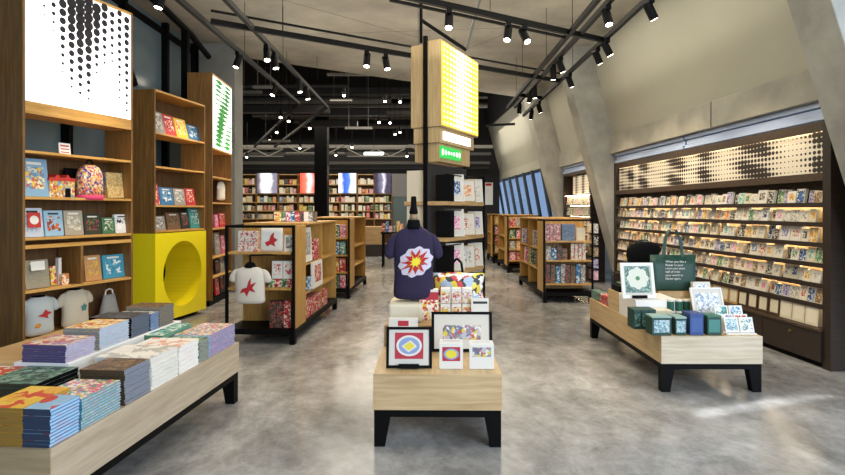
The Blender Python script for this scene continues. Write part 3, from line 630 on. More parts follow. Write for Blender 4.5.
stack('teal map covered book in the far inner stack', .30, 1.42, .22, .42, ZT, 8, .0215, M_['tea'], mat('green_spine', '4d7a5e', .5), mat('green_edges', '6f9a80', .5))
stack('dark green book in the thick stack left of the confetti stack', .36, .36, .30, .315, ZT, 7, .0232, art('dark_green_cover', ['3d5a48', '5f8270', '34453a', '86a08a'], 24), stripes('green_dark_spine', ['24281e', '3a3a22'], 30, 'X'), black2)
stack('orange red book at the far left of the near rows', .67, .36, .26, .315, ZT, 7, .0225, art('orange_cover', ['c8512f', 'd1603a', 'e6d6c0'], 12), mat('brick', '9a3d28', .5), pagem)
stack('violet edged art book in the front riser stack', .45, .69, .26, .25, ZR, 8, .0125, art('violet_cover', ['a98fb0', 'd4b88f', 'b8465a', 'e2d3bd'], 20), stripes('violet_spine', ['3a3557', '57507c'], 50), stripes('violet_edges', ['a3a0bd', 'c3c4d6'], 60))
stack('pale blue art book under red topped pile on the riser', .45, .98, .235, .30, ZR, 8, .0165, M_['yelp'], mat('grey_spine', '8b8a82', .5), mat('pale_blue_edges', 'a9bcd2', .5))
stack('black covered book in the middle riser stack', .45, 1.30, .30, .22, ZR, 10, .0135, art('black_cover', ['26272b', '34363b', '55575c'], 20), black2, stripes('slate_edges', ['4c5566', '6b7484'], 60))
stack('blue edged book in the narrow riser stack', .45, 1.53, .26, .11, ZR, 9, .0135, M_['gry'], nav, stripes('blue_edges', ['58749c', '7d95b8'], 50))
stack('grey and tan book in the last riser stack', .45, 1.65, .26, .2, ZR, 9, .0165, M_['brn'], mat('taupe', '857a68', .5), stripes('taupe_edges', ['8e897e', '5e5a55'], 30))
# shirts at the foot of the nearest bookcase
gcl = mat('pale_grey_cotton', 'b9c0bf', .85); bcl = mat('beige_cotton', 'c9bfa8', .85); redpr = mat('red_fabric_ink', 'b5262c', .8); orpr = mat('orange_fabric_ink', 'd08a2a', .8)
bird = [(-.16, .52), (-.04, .55), (.05, .66), (.10, .60), (.22, .56), (.09, .50), (.12, .42), (.0, .47)]
x = .235; shirt(f1, 'pale grey child shirt with red bird at the bookcase foot', x, .12, .335, .39, .37, gcl, neckm=black2, prn=[('print', redpr, .004, bird), ('print', orpr, .004, [(-.2, .30), (-.1, .34), (-.06, .28), (-.12, .22), (-.2, .24)])])
x = .64; shirt(f1, 'beige child shirt with black collar at the bookcase foot', x, .16, .335, .39, .38, bcl, neckm=black2, prn=[('print', mat('teal_fabric_ink', '4d7f80', .8), .004, blob(.12, .5, .09, 20, .2, 5))])
x, w, _, h = f1.fit(104, 121, 284, 312, .1)
t = thing('canvas_tote', 'grey canvas tote bag slumped at the bookcase right end', 'bag', f1, x, .15, .335)
MB().loft(rings([(0, w*.5, .05, 0, 0), (h*.3, w*.5, .055, 0, 0), (h*.6, w*.4, .04, 0, 0), (h*.9, w*.3, .03, .0, 0)])).build('body', mat('grey_canvas', '8f8d88', .9), t, smooth=True)
MB().tube([(-.05, 0, h*.85), (-.04, 0, h*1.05), (.0, 0, h*1.1), (.04, 0, h*1.05), (.05, 0, h*.85)], .008).build('handle', white, t)

# --- centre table
tc_, fc = table('square ended pale oak table with pop art gifts, front centre', -.313, 3.563, -.014, .816, 2.0, front=wood('golden_oak_x', 0, 'b39468', 'c5a67a', 'd0b388', .45))
def onc(px, py, z): return fc.on(px, py, z)
o = MB().box(.01, .80, .74, 1.9, ZT+.001, .62).build('riser', [oakX], None, bevel=.003); o.location = fc.o; o.rotation_euler = (0, 0, fc.rz); tag(o, 'low wooden riser on the centre table under the mannequin', 'riser')
o = MB().box(.035, .30, .83, 1.18, .621, .765).build('cream_block', [cream], None, bevel=.02); o.location = fc.o; o.rotation_euler = (0, 0, fc.rz); tag(o, 'cream rounded block carrying the purple shirt torso', 'block')
sand = [('plate', 'red')]
def easel_art(me_w, h, b, m_fr, t, draw, mm=.055, fm='frame'):
    w = me_w; dd = .02
    b_ = MB(); b_.box(-w/2, w/2, 0, dd, 0, b).box(-w/2, w/2, 0, dd, h-b, h).box(-w/2, -w/2+b, 0, dd, b, h-b).box(w/2-b, w/2, 0, dd, b, h-b); b_.build('frame', m_fr, t, bevel=.002)
    MB().box(-w/2+b, w/2-b, .007, dd-.002, b, h-b).build('mount', mat('mount_board', 'd3cdc0', .7), t)
    draw(t, w, h)
def framed(fr, label, px, py, z, yl, b, mfr, draw, tilt=.2, rz=0, w=None, h=None, x=None, plate=True):
    if x is None: x, w, _, h = fr.fit(px[0], px[1], py[0], py[1], yl); h = h/math.cos(tilt)*1.0
    t = thing('framed_print', label, 'framed print', fr, x, yl, z+.001, rz=rz); t.rotation_euler.x = -tilt; t.rotation_mode = 'XYZ'
    t.location.z += .02*math.sin(tilt)
    easel_art(w, h, b, mfr, t, draw)
    MB().hexa([(-.03, .02, h*.6), (.03, .02, h*.6), (.03, .024, h*.6), (-.03, .024, h*.6), (-.03, .02+h*.25, h*.06), (.03, .02+h*.25, h*.06), (.03, .026+h*.25, h*.06), (-.03, .026+h*.25, h*.06)]).build('easel_strut', black2, t)
    if plate: MB().box(-w*.22, w*.22, -.02, -.002, -.0, .028).build('name_plate', black2, t)
    return t
redk, blk_, yelk = mat('print_red', 'b32b3a', .5), mat('print_blue', '8b9cc0', .5), mat('print_yellow', 'e4cf3c', .5)
def plate_art(t, w, h, s=.62):
    a = w*s/2; cz = h*.54
    MB().box(-a, a, .0045, .007, cz-a*.9, cz+a*.9).build('picture', redk, t)
    b = MB(); b.disc(0, .004, cz, a*.9, 32, 0, a*.72); b.disc(0, .0035, cz, a*.74, 32, 1, a*.58); b.build('picture_plate', [white, blk_], t)
    q = lambda k, y: MB().add([(-a*.5*k, y, cz-a*.02), (-a*.05*k, y, cz-a*.42*k), (a*.52*k, y, cz-a*.05*k), (a*.1*k, y, cz+a*.36*k)], [(0, 1, 2, 3)])
    q(1.08, .003).build('picture_bread', white, t); q(.8, .0025).build('picture_bread', yelk, t)
def collage(t, w, h):
    MB().box(-w*.31, w*.31, .0045, .007, h*.30, h*.66).build('picture', art('comic_print', ['b9b6c0', 'd8c33a', '8c8894', 'c94b4b', 'e3ded2', '6a6f86'], 28), t)
framed(fc, 'black framed print of a sandwich on a blue plate, front left', (386, 432), (329, 369), ZT, .115, .018, black, plate_art, .16, plate=True)
framed(fc, 'wide black framed comic strip print behind the card blocks', (431.5, 492.5), (314, 353), ZT, .55, .02, black, collage, .14, plate=False)
def card_block(fr, label, px, py, z, yl, dep, draw, group=None):
    x, w, _, h = fr.fit(px[0], px[1], py[0], py[1], yl)
    t = thing('card_block', label, 'cards', fr, x, yl, z+.001); n = 4
    for k in range(n): MB().box(-w/2+k*.001, w/2-k*.001, k*dep/n, (k+.75)*dep/n, 0, h*(.9+.1*k/n)).build('card', white, t)
    draw(t, w, h); return t
def ca(t, w, h):
    MB().box(-w*.38, w*.38, -.001, 0, h*.28, h*.78).build('picture', redk, t); b = MB(); b.disc(0, -.0015, h*.53, w*.33, 28, 0, h*.2); b.disc(0, -.002, h*.53, w*.24, 28, 1, h*.15); b.build('picture_plate', [blk_, yelk], t)
    MB().box(-w*.35, w*.35, .036, .0372, h*.92, h*.96).build('heading', redk, t)
def cb(t, w, h):
    MB().box(-w*.38, w*.38, -.001, 0, h*.45, h*.80).build('picture', MATS['comic_print'], t); MB().box(-w*.36, w*.36, .036, .0372, h*.92, h*.955).build('heading', mat('grey_ink', '77746e', .6), t)
card_block(fc, 'block of white cards with red sandwich print', (439.5, 463), (342, 370), ZT, .115, .07, ca)
card_block(fc, 'block of white cards with grey comic print', (469.5, 494), (343, 370), ZT, .115, .07, cb)
# gifts on the riser
x, w, _, h = fc.fit(389, 418, 319, 328, .70)
t = thing('gift_pack', 'flat white gift pack with red bow before the cream block', 'gift pack', fc, x, .70, ZT+.12); 
MB().box(-w/2, w/2, -.03, .035, -.119, .10).build('carton', white, t); MB().box(-.04, .04, -.032, -.03, .045, .085).build('bow', redk, t)
popm = art('popcorn_print', ['e8e0cc', 'c43a34', 'e2bb45', 'efe8d8'], 40)
x, w, _, h = fc.fit(419.5, 438.5, 285, 315, .95)
t = thing('popcorn_box', 'red and white box beside the purple shirt', 'box', fc, x, 1.0, .621)
MB().box(-w/2, w/2, -.05, .05, 0, h*.66).build('carton', popm, t); MB().box(-w/2, w/2, -.05, .05, h*.66, h*.92).build('red_band', redk, t); MB().box(-w/2+.003, w/2-.003, -.047, .047, h*.92, h).build('lid', white, t)
mugm = art('comic_yellow', ['e9e4d6', 'e0c63a', 'c7a0a0', 'd9d4c6', 'b5485a'], 45)
for r in range(2):
    for c in range(3):
        x0 = 440.5+c*10.8; x, w, _, h = fc.fit(x0, x0+10.4, 283, 298.5, .98)
        put(card_me(w*.93, h*.96, .085, white, mugm, .06, .04, .2), 'mug_box', f'yellow printed white mug box, {"upper" if r else "lower"} row, {["left", "middle", "right"][c]}', 'box', fc, x, 1.03, .621+r*h, group='stacked mug boxes')
x, w, _, h = fc.fit(471.5, 489, 291, 313, .92)
t = thing('notice_card', 'small white card stand with black heading, right of mug boxes', 'card', fc, x, .95, .621)
MB().box(-w/2, w/2, -.002, .003, 0, h).build('sheet', white, t); MB().box(-w*.4, w*.42, -.003, -.002, h*.74, h*.85).build('heading', dgrey, t); MB().box(-w*.5, w*.5, -.02, .03, 0, .006).build('foot', whiteg, t)
# patterned cushion
x, w, _, h = fc.fit(433, 486, 264, 292, 1.30)
t = thing('cushion', 'yellow red and blue comic pattern cushion behind the mug boxes', 'cushion', fc, x, 1.36, .66)
ph = .30; rg = []
for j in range(13):
    v = -1+2*j/12; th = .075*(1-abs(v)**3)+.004; wd = w/2*(1-.09*(1-v*v)); r = []
    for i in range(28):
        q = 2*math.pi*i/28; c, s_ = math.cos(q), math.sin(q); cx2 = math.copysign(abs(c)**.55, c); r.append((wd*cx2, th*s_*(1-abs(cx2)**4*.6), ph/2+v*ph/2*(1-.08*(1-cx2*cx2))))
    rg.append(r)
MB().loft(rg).build('cover', art('comic_cushion', ['e9e6df', 'd9c23c', 'c43a3f', 'e4d04a', 'a9bdd2', 'd8d2c8', '333237'], 13), t, smooth=True)
MB().tube([(-w*.5, -.0, ph), (0, 0, ph*.94), (w*.5, 0, ph)], .006).build('piping', black2, t)
o = MB().box(-.25, .25, 0, .25, .621, .66).build('riser', [oakX], None); o.location = fc.w(x, 1.24, 0); o.rotation_euler = (0, 0, fc.rz); tag(o, 'thin wooden slab under the comic cushion', 'riser')
# carrying bag behind the cushion handle
t = thing('carrier_bag', 'black handled bag standing behind the comic cushion', 'bag', fc, x-.0, 1.56, .621)
MB().loft(rings([(0, .13, .04, 0, 0), (.2, .13, .045, 0, 0), (.30, .13, .02, 0, 0)])).build('body', black2, t, smooth=True)
MB().tube([(-.05, 0, .29), (-.045, 0, .40), (-.01, 0, .44), (.03, 0, .40), (.045, 0, .29)], .011).build('handle', black2, t)
# mannequin and purple shirt
xm, ym = fc.on(412.5, 307, .765); ym = 1.0
pur = mat('purple_cotton', '261c3c', .85)
def tilt(o, ang=.6, k=1.25, cx=.04, cz=.53):
    c, s = math.cos(ang), math.sin(ang); r = []
    for x, z in o:
        x -= cx; z -= cz; u, v = (x*c+z*s)*k, (-x*s+z*c); r.append((cx+u*c-v*s, cz+(u*s+v*c)))
    return r
T = shirt(fc, 'dark purple shirt with bright starburst print on a torso form', xm, ym, .768, .455, .60, pur, prn=[
    ('starburst', mat('white_fabric_ink', 'cfc9d8', .8), .004, tilt(blob(.04, .53, .25, 40, .07, 10, .72))),
    ('starburst', redpr, .006, tilt(star(.04, .53, .12, .225, 11, .2, .72))),
    ('starburst', mat('gold_fabric_ink', 'e0a52c', .8), .008, tilt(star(.04, .53, .03, .28, 8, .45, .66, 5))),
    ('starburst', mat('yellow_fabric_ink', 'f0dc3a', .8), .010, tilt(star(.04, .53, .055, .09, 9, .1, .75)))])
t = thing('mannequin', 'dark mannequin neck and post rising from the purple shirt', 'mannequin', fc, xm, ym, .766)
MB().loft(rings([(.58, .062, .055, 0, 0), (.61, .056, .05, 0, 0), (.64, .05, .046, 0, 0), (.655, .047, .043, 0, 0)], 18, 2)).build('neck', black2, t, smooth=True)
MB().loft(rings([(.655, .034, .032, 0, 0), (.70, .03, .03, 0, 0)], 18, 2)).build('neck_block', mat('linen_skin', '9d8363', .6), t, smooth=True)
MB().loft(rings([(.70, .03, .03, 0, 0), (.71, .036, .036, 0, 0), (.74, .03, .03, 0, 0), (.77, .024, .024, 0, 0), (.84, .022, .022, 0, 0), (.845, .015, .015, 0, 0)], 16, 2)).build('finial', black2, t, smooth=True)

# --- right table
tr, fq = table('long pale oak table with green gifts and tote bag, right', 1.965, 4.63, -.005, .83, 2.03)
o = MB().box(.004, .80, 1.035, 1.36, ZT+.001, .665).build('riser', [paleY], None, bevel=.003); o.location = fq.o; o.rotation_euler = (0, 0, fq.rz); tag(o, 'pale wooden riser block in the middle of the right table', 'riser')
wb = MB().box(.006, .42, .58, 1.03, ZT+.001, .665).build('white_box', [whiteg], None, bevel=.003); wb.location = fq.o; wb.rotation_euler = (0, 0, fq.rz); tag(wb, 'white display box at the left edge of the right table', 'box')
o = MB().box(.40, .80, .80, 1.02, ZT+.001, .62).build('riser', [paleY], None, bevel=.003); o.location = fq.o; o.rotation_euler = (0, 0, fq.rz); tag(o, 'lower wooden riser beside the white display box', 'riser')
grn_d = mat('bottle_green', '123d33', .55); blu_d = mat('royal_blue', '25417c', .45); sage = mat('sage_card', '8ba79f', .5)
flor = art('green_floral', ['2c5a4e', '48786a', '1d4439', '8fb0a2'], 60)
def petals(t, w, h, cx=0, cz=None, R=None):
    cz = cz or h*.56; R = R or w*.33
    MB().box(-w*.38, w*.38, .0045, .007, h*.16, h*.9).build('picture', flor, t)
    o = []; 
    for i in range(64): a = 2*math.pi*i/64; r = R*(.86+.14*abs(math.cos(4*a))); o.append((cx+r*math.cos(a), .003, cz+r*math.sin(a)))
    MB().add(o, [tuple(range(64))]).build('picture_flower', mat('petal_white', 'd2d4c2', .5), t)
    MB().disc(cx, .0022, cz, R*.2, 14, 0).build('picture_centre', mat('leaf_green', '3f7a45', .5), t)
framed(fq, 'white framed white flower print on the white box', (622.5, 656.5), (262, 297), .665, .66, .03, whiteg, petals, .2, rz=.05)
def tote(fr, label, px, py, z, yl):
    x, w, _, h = fr.fit(px[0], px[1], py[0], py[1], yl)
    t = thing('tote_bag', label, 'bag', fr, x, yl, z)
    MB().loft(rings([(0, w*.45, .05, 0, 0), (.02, w*.46, .062, 0, 0), (h*.3, w*.47, .065, 0, 0), (h*.7, w*.48, .05, 0, 0), (h, w*.5, .03, 0, 0), (h-.01, w*.48, .02, 0, 0)], 32, 7)).build('body', grn_d, t, smooth=True)
    for s, dx in ((-1, -.01), (1, .02)):
        y = s*.03
        pts = [(-w*.24+dx, y, h*.86), (-w*.22+dx, y, h*1.05), (-w*.17+dx, y-.01, h*1.55), (-w*.08+dx, y*.6, h*1.72), (w*.05+dx, y*.6, h*1.72), (w*.13+dx, y-.01, h*1.52), (w*.2+dx, y, h*1.05), (w*.22+dx, y, h*.86)]
        b = MB()
        for a, c in zip(pts, pts[1:]): b.bar(a, c, .028, .007)
        b.build('handle', grn_d, t)
    lines = ['When you like a', 'flower in your', 'room you plant', 'half of it for', 'your world to', 'bloom again.']
    for i, s in enumerate(lines):
        cu = bpy.data.curves.new('words', 'FONT'); cu.body = s; cu.size = .031; cu.extrude = .0004
        ob = bpy.data.objects.new('words', cu); COL.objects.link(ob); dg = bpy.context.evaluated_depsgraph_get(); me = bpy.data.meshes.new_from_object(ob.evaluated_get(dg)); bpy.data.objects.remove(ob)
        me.materials.append(white); o = bpy.data.objects.new('printed_words', me); COL.objects.link(o); o.parent = t
        o.rotation_euler = (math.pi/2, 0, 0); o.location = (-w*.23, -.071, h*.80-i*.034)
    return t
tote(fq, 'dark green tote bag with white lettering and tall handles', (650.5, 695), (257, 292), .665, 1.10)
o = MB().box(.40, .78, 1.03, 1.30, .666, .685).build('riser', [oakX], None); o.location = fq.o; o.rotation_euler = (0, 0, fq.rz); tag(o, 'thin wooden slab under the green tote bag', 'riser')
for ob in [o for o in COL.objects if o.name.startswith('tote_bag')]: ob.location.z = .6865
t = thing('shoulder_bag', 'slumped black bag behind the flower frame and tote', 'bag', fq, fq.sx(643, 1.45), 1.47, ZT+.001)
MB().loft(rings([(0, .12, .06, 0, 0), (.3, .12, .07, 0, 0), (.54, .17, .075, 0, 0), (.61, .185, .07, 0.02, 0), (.66, .15, .06, .02, 0), (.69, .08, .04, .03, 0)], 24, 2.6)).build('body', black2, t, smooth=True)
MB().tube([(-.06, 0, .66), (-.03, 0, .71), (.05, 0, .71), (.09, 0, .66)], .008).build('handle', grn_d, t)
x, w, _, h = fq.fit(604, 625, 281, 290, 1.16)
put(book_me(.30, .24, .055, black2, black2, black2), 'folded_shirt', 'black folded shirt on the middle riser', 'shirt', fq, .17, 1.2, .666)
put(book_me(.22, .20, .018, flor, grn_d, grn_d), 'folded_cloth', 'green patterned cloth folded on the black shirt', 'cloth', fq, .18, 1.22, .724)
for i, (px, m, lb) in enumerate((((597, 603), M_['redp'], 'red tin at the far left corner of the right table'), ((589.5, 596), flor, 'green tin at the far left corner of the right table'))):
    put(carton_me(.085, .3, .10, m, m, m), 'gift_tin', lb, 'tin', fq, .06+.0 if i == 0 else .06, 1.55 if i == 0 else 1.86, ZT)
put(carton_me(.25, .3, .08, M_['redp'], M_['redp'], M_['redp']), 'gift_tin', 'wide red tin behind the middle riser', 'tin', fq, .30, 1.6, ZT)
# front goods
yy = .13
def box_at(label, px, py, yl, dep, side, front, topm, z=ZT, name='gift_box', cat='box', group=None, win=None):
    x, w, _, h = fq.fit(px[0], px[1], py[0], py[1], yl)
    t = thing(name, label, cat, fq, x, yl+dep/2, z+.0008, group=group)
    MB().box(-w/2, w/2, -dep/2, dep/2, 0, h-.012).build('carton', side, t, bevel=.002)
    MB().box(-w/2-.001, w/2+.001, -dep/2-.001, dep/2+.001, h-.012, h).build('lid', topm, t)
    MB().box(-w*.4, w*.4, -dep/2-.0015, -dep/2, h*.15, h*.8).build('label_panel', front, t)
    return t
box_at('grey green floral tin at the left front corner', (652, 671.5), (316.5, 335.5), .02, .14, grn_d, art('ice_floral', ['9db9bd', 'c3d3d3', '5f8590'], 60), sage)
box_at('grey green floral tin second along the front edge', (675.5, 686.5), (317, 335), .03, .16, grn_d, MATS['ice_floral'], sage)
box_at('royal blue carton with small white label', (690, 703.5), (313.5, 335), .03, .15, blu_d, mat('mid_blue', '33558f', .5), blu_d)
box_at('green tin with teal face right of the blue carton', (707.5, 721.5), (315.5, 335), .03, .13, grn_d, mat('teal_face', '3d7d74', .5), mat('green_top', '2f6a55', .5))
for i in range(3):
    box_at(f'dark green floral box, {["left", "middle", "right"][i]} of the row before the white box', (634+i*7.5, 641+i*7.5), (305.5, 325), .26, .16, grn_d, flor, grn_d, group='dark green floral boxes')
box_at('pale beige carton behind the floral boxes', (655, 672), (303, 318), .42, .14, cream, mat('beige_face', 'c9bfa6', .6), cream)
cupg = mat('cup_green', '1c5847', .35)
for r in range(2):
    for c in range(4):
        x, w, _, h = fq.fit(669.5+c*8.2, 677+c*8.2, 298, 310, .52)
        t = thing('candle_cup', f'green cup with white lid, {["lower", "upper"][r]} tier, {nth(c)} from left', 'cup', fq, x+(0 if c < 4 else 0), .58, ZT+.001+r*.105, group='green candle cups')
        MB().cyl((0, 0, 0), (0, 0, .086), w*.48, 20).build('cup', cupg, t, bevel=.003); MB().cyl((0, 0, .0865), (0, 0, .104), w*.49, 20).build('lid', white, t, bevel=.003)
framed(fq, 'white framed line drawing leaning behind the card stand', (696, 728), (291, 327), ZT, .40, .014, whiteg, lambda t, w, h: MB().box(-w*.36, w*.36, .0045, .007, h*.12, h*.86).build('picture', art('line_drawing', ['dfe3e6', 'b8c3cd', 'e8e9e8', '8698ab'], 38), t), .35, plate=False)
x, w, _, h = fq.fit(693, 710, 275, 292, .92)
put(card_me(w, h, .05, white, art('blue_motif', ['e6e8ea', '8fa5c0', 'f0f0ee'], 60)), 'gift_card', 'white card with blue motif at the right of the tote', 'card', fq, x, .93, .62, tilt=.1, d=.05)
# tiered card stand
x, w, _, h = fq.fit(718, 750, 303, 335, .06)
t = thing('card_stand', 'clear tiered card stand at the right front corner', 'card stand', fq, w/2+.60-.045, .05, ZT+.001)
MB().box(-.125, .125, 0, .10, 0, .01).box(-.125, .125, .10, .17, 0, .06).box(-.125, .125, .17, .25, 0, .12).build('steps', whiteg, t)
inks = [MATS['ice_floral'], art('sage_flower', ['b9c6ae', '5c7890', 'dfe3d6'], 50), M_['prp'], M_['redp'], art('blueflower', ['4a7a9d', 'a9c4cf', 'e3e6e3'], 50), M_['tea']]
lbs = ['pale flower', 'sage flower', 'mauve', 'red', 'blue flower', 'teal']
for r in range(3):
    for c in range(2):
        put(card_me(.115, [.125, .085, .085][r], .012, white, inks[r*2+(c if r < 2 else 1-c)], .1, .12, .12), 'greeting_card', f'{lbs[r*2+(c if r < 2 else 1-c)]} card on the {["front", "middle", "back"][r]} step of the card stand', 'card', fq, w/2+.555+(-.062 if c == 0 else .062), .05+[.03, .12, .20][r], ZT+[.012, .062, .122][r], tilt=.3, d=.012, group='cards on the tiered stand')
# ------------------------------------------------------------------ wall case of greeting cards
fw = Fr(3.81+.0, 5.2, .0506+math.pi/2)   # local x runs to the far end, local y runs into... turned below
class FrW(Fr):
    pass
fw = Fr(xw(10.42), 10.42, -(math.pi/2-.0506))        # x axis from the far end towards the camera; y axis into the wall
CL = 5.2
t = thing('card_wall_case', 'long dark wall case filled with greeting cards, right', 'shelving', fw)
MB().box(0, .08, 0, .3, 0, 2.35).build('side_post', walnut, t); MB().box(CL-.1, CL, -.02, .3, 0, 2.35).build('side_post', walnut, t)
MB().box(.08, CL-.1, .0, .3, 2.30, 2.35).build('top_rail', darkw, t)
MB().box(.08, CL-.1, .16, .2, .37, 1.545).build('back_panel', mat('lit_oak_back', 'a88d66', .6), t); MB().box(.08, CL-.1, .16, .2, 1.545, 2.30).build('back_panel', darkw, t)  # back painted lighter where the strips light it, dark above them
dp = MB().box(.12, CL-.14, .05, .07, 1.86, 2.26)
def dens(u):
    d = .5
    for c, s_, a in ((.03, .03, .3), (.1, .025, .75), (.2, .03, .9), (.30, .02, -.1), (.42, .045, .85), (.57, .03, .6), (.66, .02, -.2), (.78, .05, 1.0), (.90, .03, -.25), (.985, .02, .75)): d += a*math.exp(-((u-c)/s_)**2)
    return max(.3, min(1.12, d*1.1))
nx_ = 82
for i in range(nx_):
    for r in range(7):
        u = (i+.5)/nx_; rad = .034*dens(u)*(.8+.2*math.sin(r*1.3+i*.4)); x = .12+u*(CL-.26)
        if rad > .006: dp.disc(x, .0485, 1.89+r*.057+(.028 if 0 else 0), rad*1.05, 10, 1, rad*.9)
dp.build('dotted_panel', [mat('lit_cream', 'd8cfbc', .6, emit='e8dcc4', es=.10), mat('brown_ink', '2a2019', .6)], t)
stripm = mat('strip_light', (1, .85, .6, 1), .4, emit=(1, .80, .52, 1), es=STRIP)
SH = [1.56, 1.37, 1.175, .98, .785, .59]
for z in SH: MB().box(.08, CL-.1, .0, .158, z-.018, z).box(.08, CL-.1, -.004, .0, z-.034, z+.012).build('shelf', walnut, t)
MB().box(.08, CL-.1, -.06, .158, .345, .37).build('shelf', darkw, t)
for z in SH: MB().box(.1, CL-.12, .11, .125, z-.026, z-.0185).build('light_strip', stripm, t)
MB().box(.1, CL-.12, .02, .03, 2.288, 2.2985).build('light_strip', stripm, t)
MB().box(.08, CL-.1, -.004, .006, 2.255, 2.30).box(.08, CL-.1, -.004, .004, 1.78, 1.856).build('valance', darkw, t)
MB().box(.08, CL-.1, .005, .16, 1.80+.01, 1.855).build('soffit', walnut, t)
for i in range(6):
    x0 = .08+i*(CL-.18)/6; x1 = x0+(CL-.18)/6
    d = MB().box(x0+.003, x1-.003, -.045, -.025, .06, .34).build('cabinet_door', walnut, t, bevel=.002)
    MB().cyl((x0+.45, -.045, .28), (x0+.45, -.065, .28), .013, 12).build('knob', mat('brass', 'b08d52', .35, .9), d)
MB().box(.08, CL-.1, -.025, .16, .05, .345).build('cabinet_body', walnut, t); MB().box(.08, CL-.1, .0, .14, 0, .05).build('plinth', black2, t)
papers = [(white, 'white'), (cream, 'cream'), (mat('ivory', 'e2d9c5', .6), 'ivory')]
inkl = [('grey', 'gry'), ('red', 'redp'), ('green', 'grn'), ('blue', 'blu'), ('yellow', 'yelp'), ('black', 'blk'), ('pink', 'pnk'), ('orange', 'org'), ('brown', 'brn'), ('purple', 'prp'), ('teal', 'tea')]
fin = {k: art('fine_'+k, c, 42) for k, c in dict(gry=['8f8b84', 'c9c5ba', 'dcd8cd'], redp=['b3262c', 'd9cdb8', 'dcd2c0'], grn=['3f7f4e', 'd6d3b4', '5b8a62'], blu=['2f5f9e', 'd8dcda', '23304f'], yelp=['d8ae2c', 'e2d6b4', 'c9852f'], blk=['1d1c1c', '3b342e', 'cfc5b4'], pnk=['d2648a', 'e6d3cf', 'e9b3c4'], org=['cf6a2c', 'e6d2b4', 'd9a06a'], brn=['6c4f33', 'cdbb9b', '9a7c56'], prp=['5a4d86', 'd6d0d2', '9a8fbd'], tea=['3b8f8a', 'd6dccd', '7fc0b4']).items()}
rc = random.Random(11)
wts = [5, 2, 2, 2, 2, 4, 1, 1.5, 3, 1.2, 1.2]
for si, z in enumerate(SH):
    x = .11; k = 0
    while x < CL-.24:
        w = rc.choice([.095, .105, .115, .12]); h = rc.choice([.12, .13, .135, .15, .155]); 
        if x > 3.9 and si in (0, 2, 3) and rc.random() < .35: w = .15; h = .16
        pm, pl = rc.choice(papers); (il, ik) = rc.choices(inkl, wts)[0]
        big = rc.random() < .5
        me = card_me(w, h, .03, pm, fin[ik], .06 if big else .2, .06 if big else .28, .06 if big else .2)
        put(me, 'greeting_card', f'{pl} card with {il} picture, {nth(si)} shelf of dark card case, {nth(k)} from far end', 'card', fw, x+w/2, .035+.04*(rc.random() < .25), z, tilt=.16, d=.03, group='greeting cards in the long wall case')
        x += w+.008; k += 1
x = .11; k = 0
while x < CL-.28:
    w = .17
    if x < 2.9: m, p2, lb = grn_d, mat('label_tan', 'b7a27c', .6), 'dark green boxed set with tan window'
    elif x < 3.7: m, p2, lb = mat('card_tan', 'b8965e', .6), cream, 'tan boxed set with cream window'
    elif x < 4.4: m, p2, lb = mat('umber', '4a3222', .5), cream, 'dark brown boxed set with cream window'
    else: m, p2, lb = cream, mat('ivory'), 'cream boxed card set'
    put(card_me(w, .19, .06, m, p2, .14, .14, .14), 'boxed_card_set', f'{lb} on the wide ledge, {nth(k)} from far end', 'box', fw, x+w/2, .03, .37, tilt=.08, d=.06, group='boxed card sets on the ledge'); x += w+.012; k += 1
# second wall case, beyond the pier
fv = Fr(xw(13.55), 13.55, -(math.pi/2-.0506)); CL2 = 1.9
t = thing('card_wall_case', 'narrow dark wall case beyond the leaning pier', 'shelving', fv)
MB().box(0, .07, 0, .3, 0, 2.35).build('side_post', walnut, t); MB().box(CL2-.07, CL2, 0, .3, 0, 2.35).build('side_post', walnut, t); MB().box(.07, CL2-.07, 0, .3, 2.3, 2.35).build('top_rail', darkw, t)
MB().box(.07, CL2-.07, .2, .24, 0, 2.3).build('back_panel', darkw, t)
dp = MB().box(.6, CL2-.1, .05, .07, 1.86, 2.26)
for i in range(16):
    for r in range(7): dp.disc(.64+i*.074, .0485, 1.89+r*.057, .03*[.2, .3, .9, 1, .5, .2][i % 6]+.004, 8, 1)
dp.build('dotted_panel', [MATS['lit_cream'], MATS['brown_ink']], t)
Z2 = [1.62, 1.38, 1.16, .95, .74]
for z in Z2:
    MB().box(.07, CL2-.07, 0, .198, z-.02, z).build('shelf', walnut, t); MB().box(.09, CL2-.09, .15, .17, z-.028, z-.0205).build('light_strip', stripm, t)
MB().box(.09, CL2-.09, .02, .04, 1.82, 1.828).build('light_strip', stripm, t)
MB().box(.07, CL2-.07, .02, .198, 0, .6).build('cabinet_body', walnut, t)
for si, z in enumerate(Z2):
    for k in range(9):
        il, ik = rc.choices(inkl, wts)[0]; 
        if si == 0: il, ik = [('red', 'redp'), ('grey', 'gry'), ('green', 'grn'), ('pink', 'pnk')][k % 4]
        put(card_me(.16, .2 if si == 0 else .17, .03, cream, fin[ik], .12, .12, .12), 'greeting_card', f'cream card with {il} picture, {nth(si)} shelf of narrow far case, {nth(k)} from far end', 'card', fv, .18+k*.185, .06, z, tilt=.15, d=.03, group='cards in the narrow wall case')

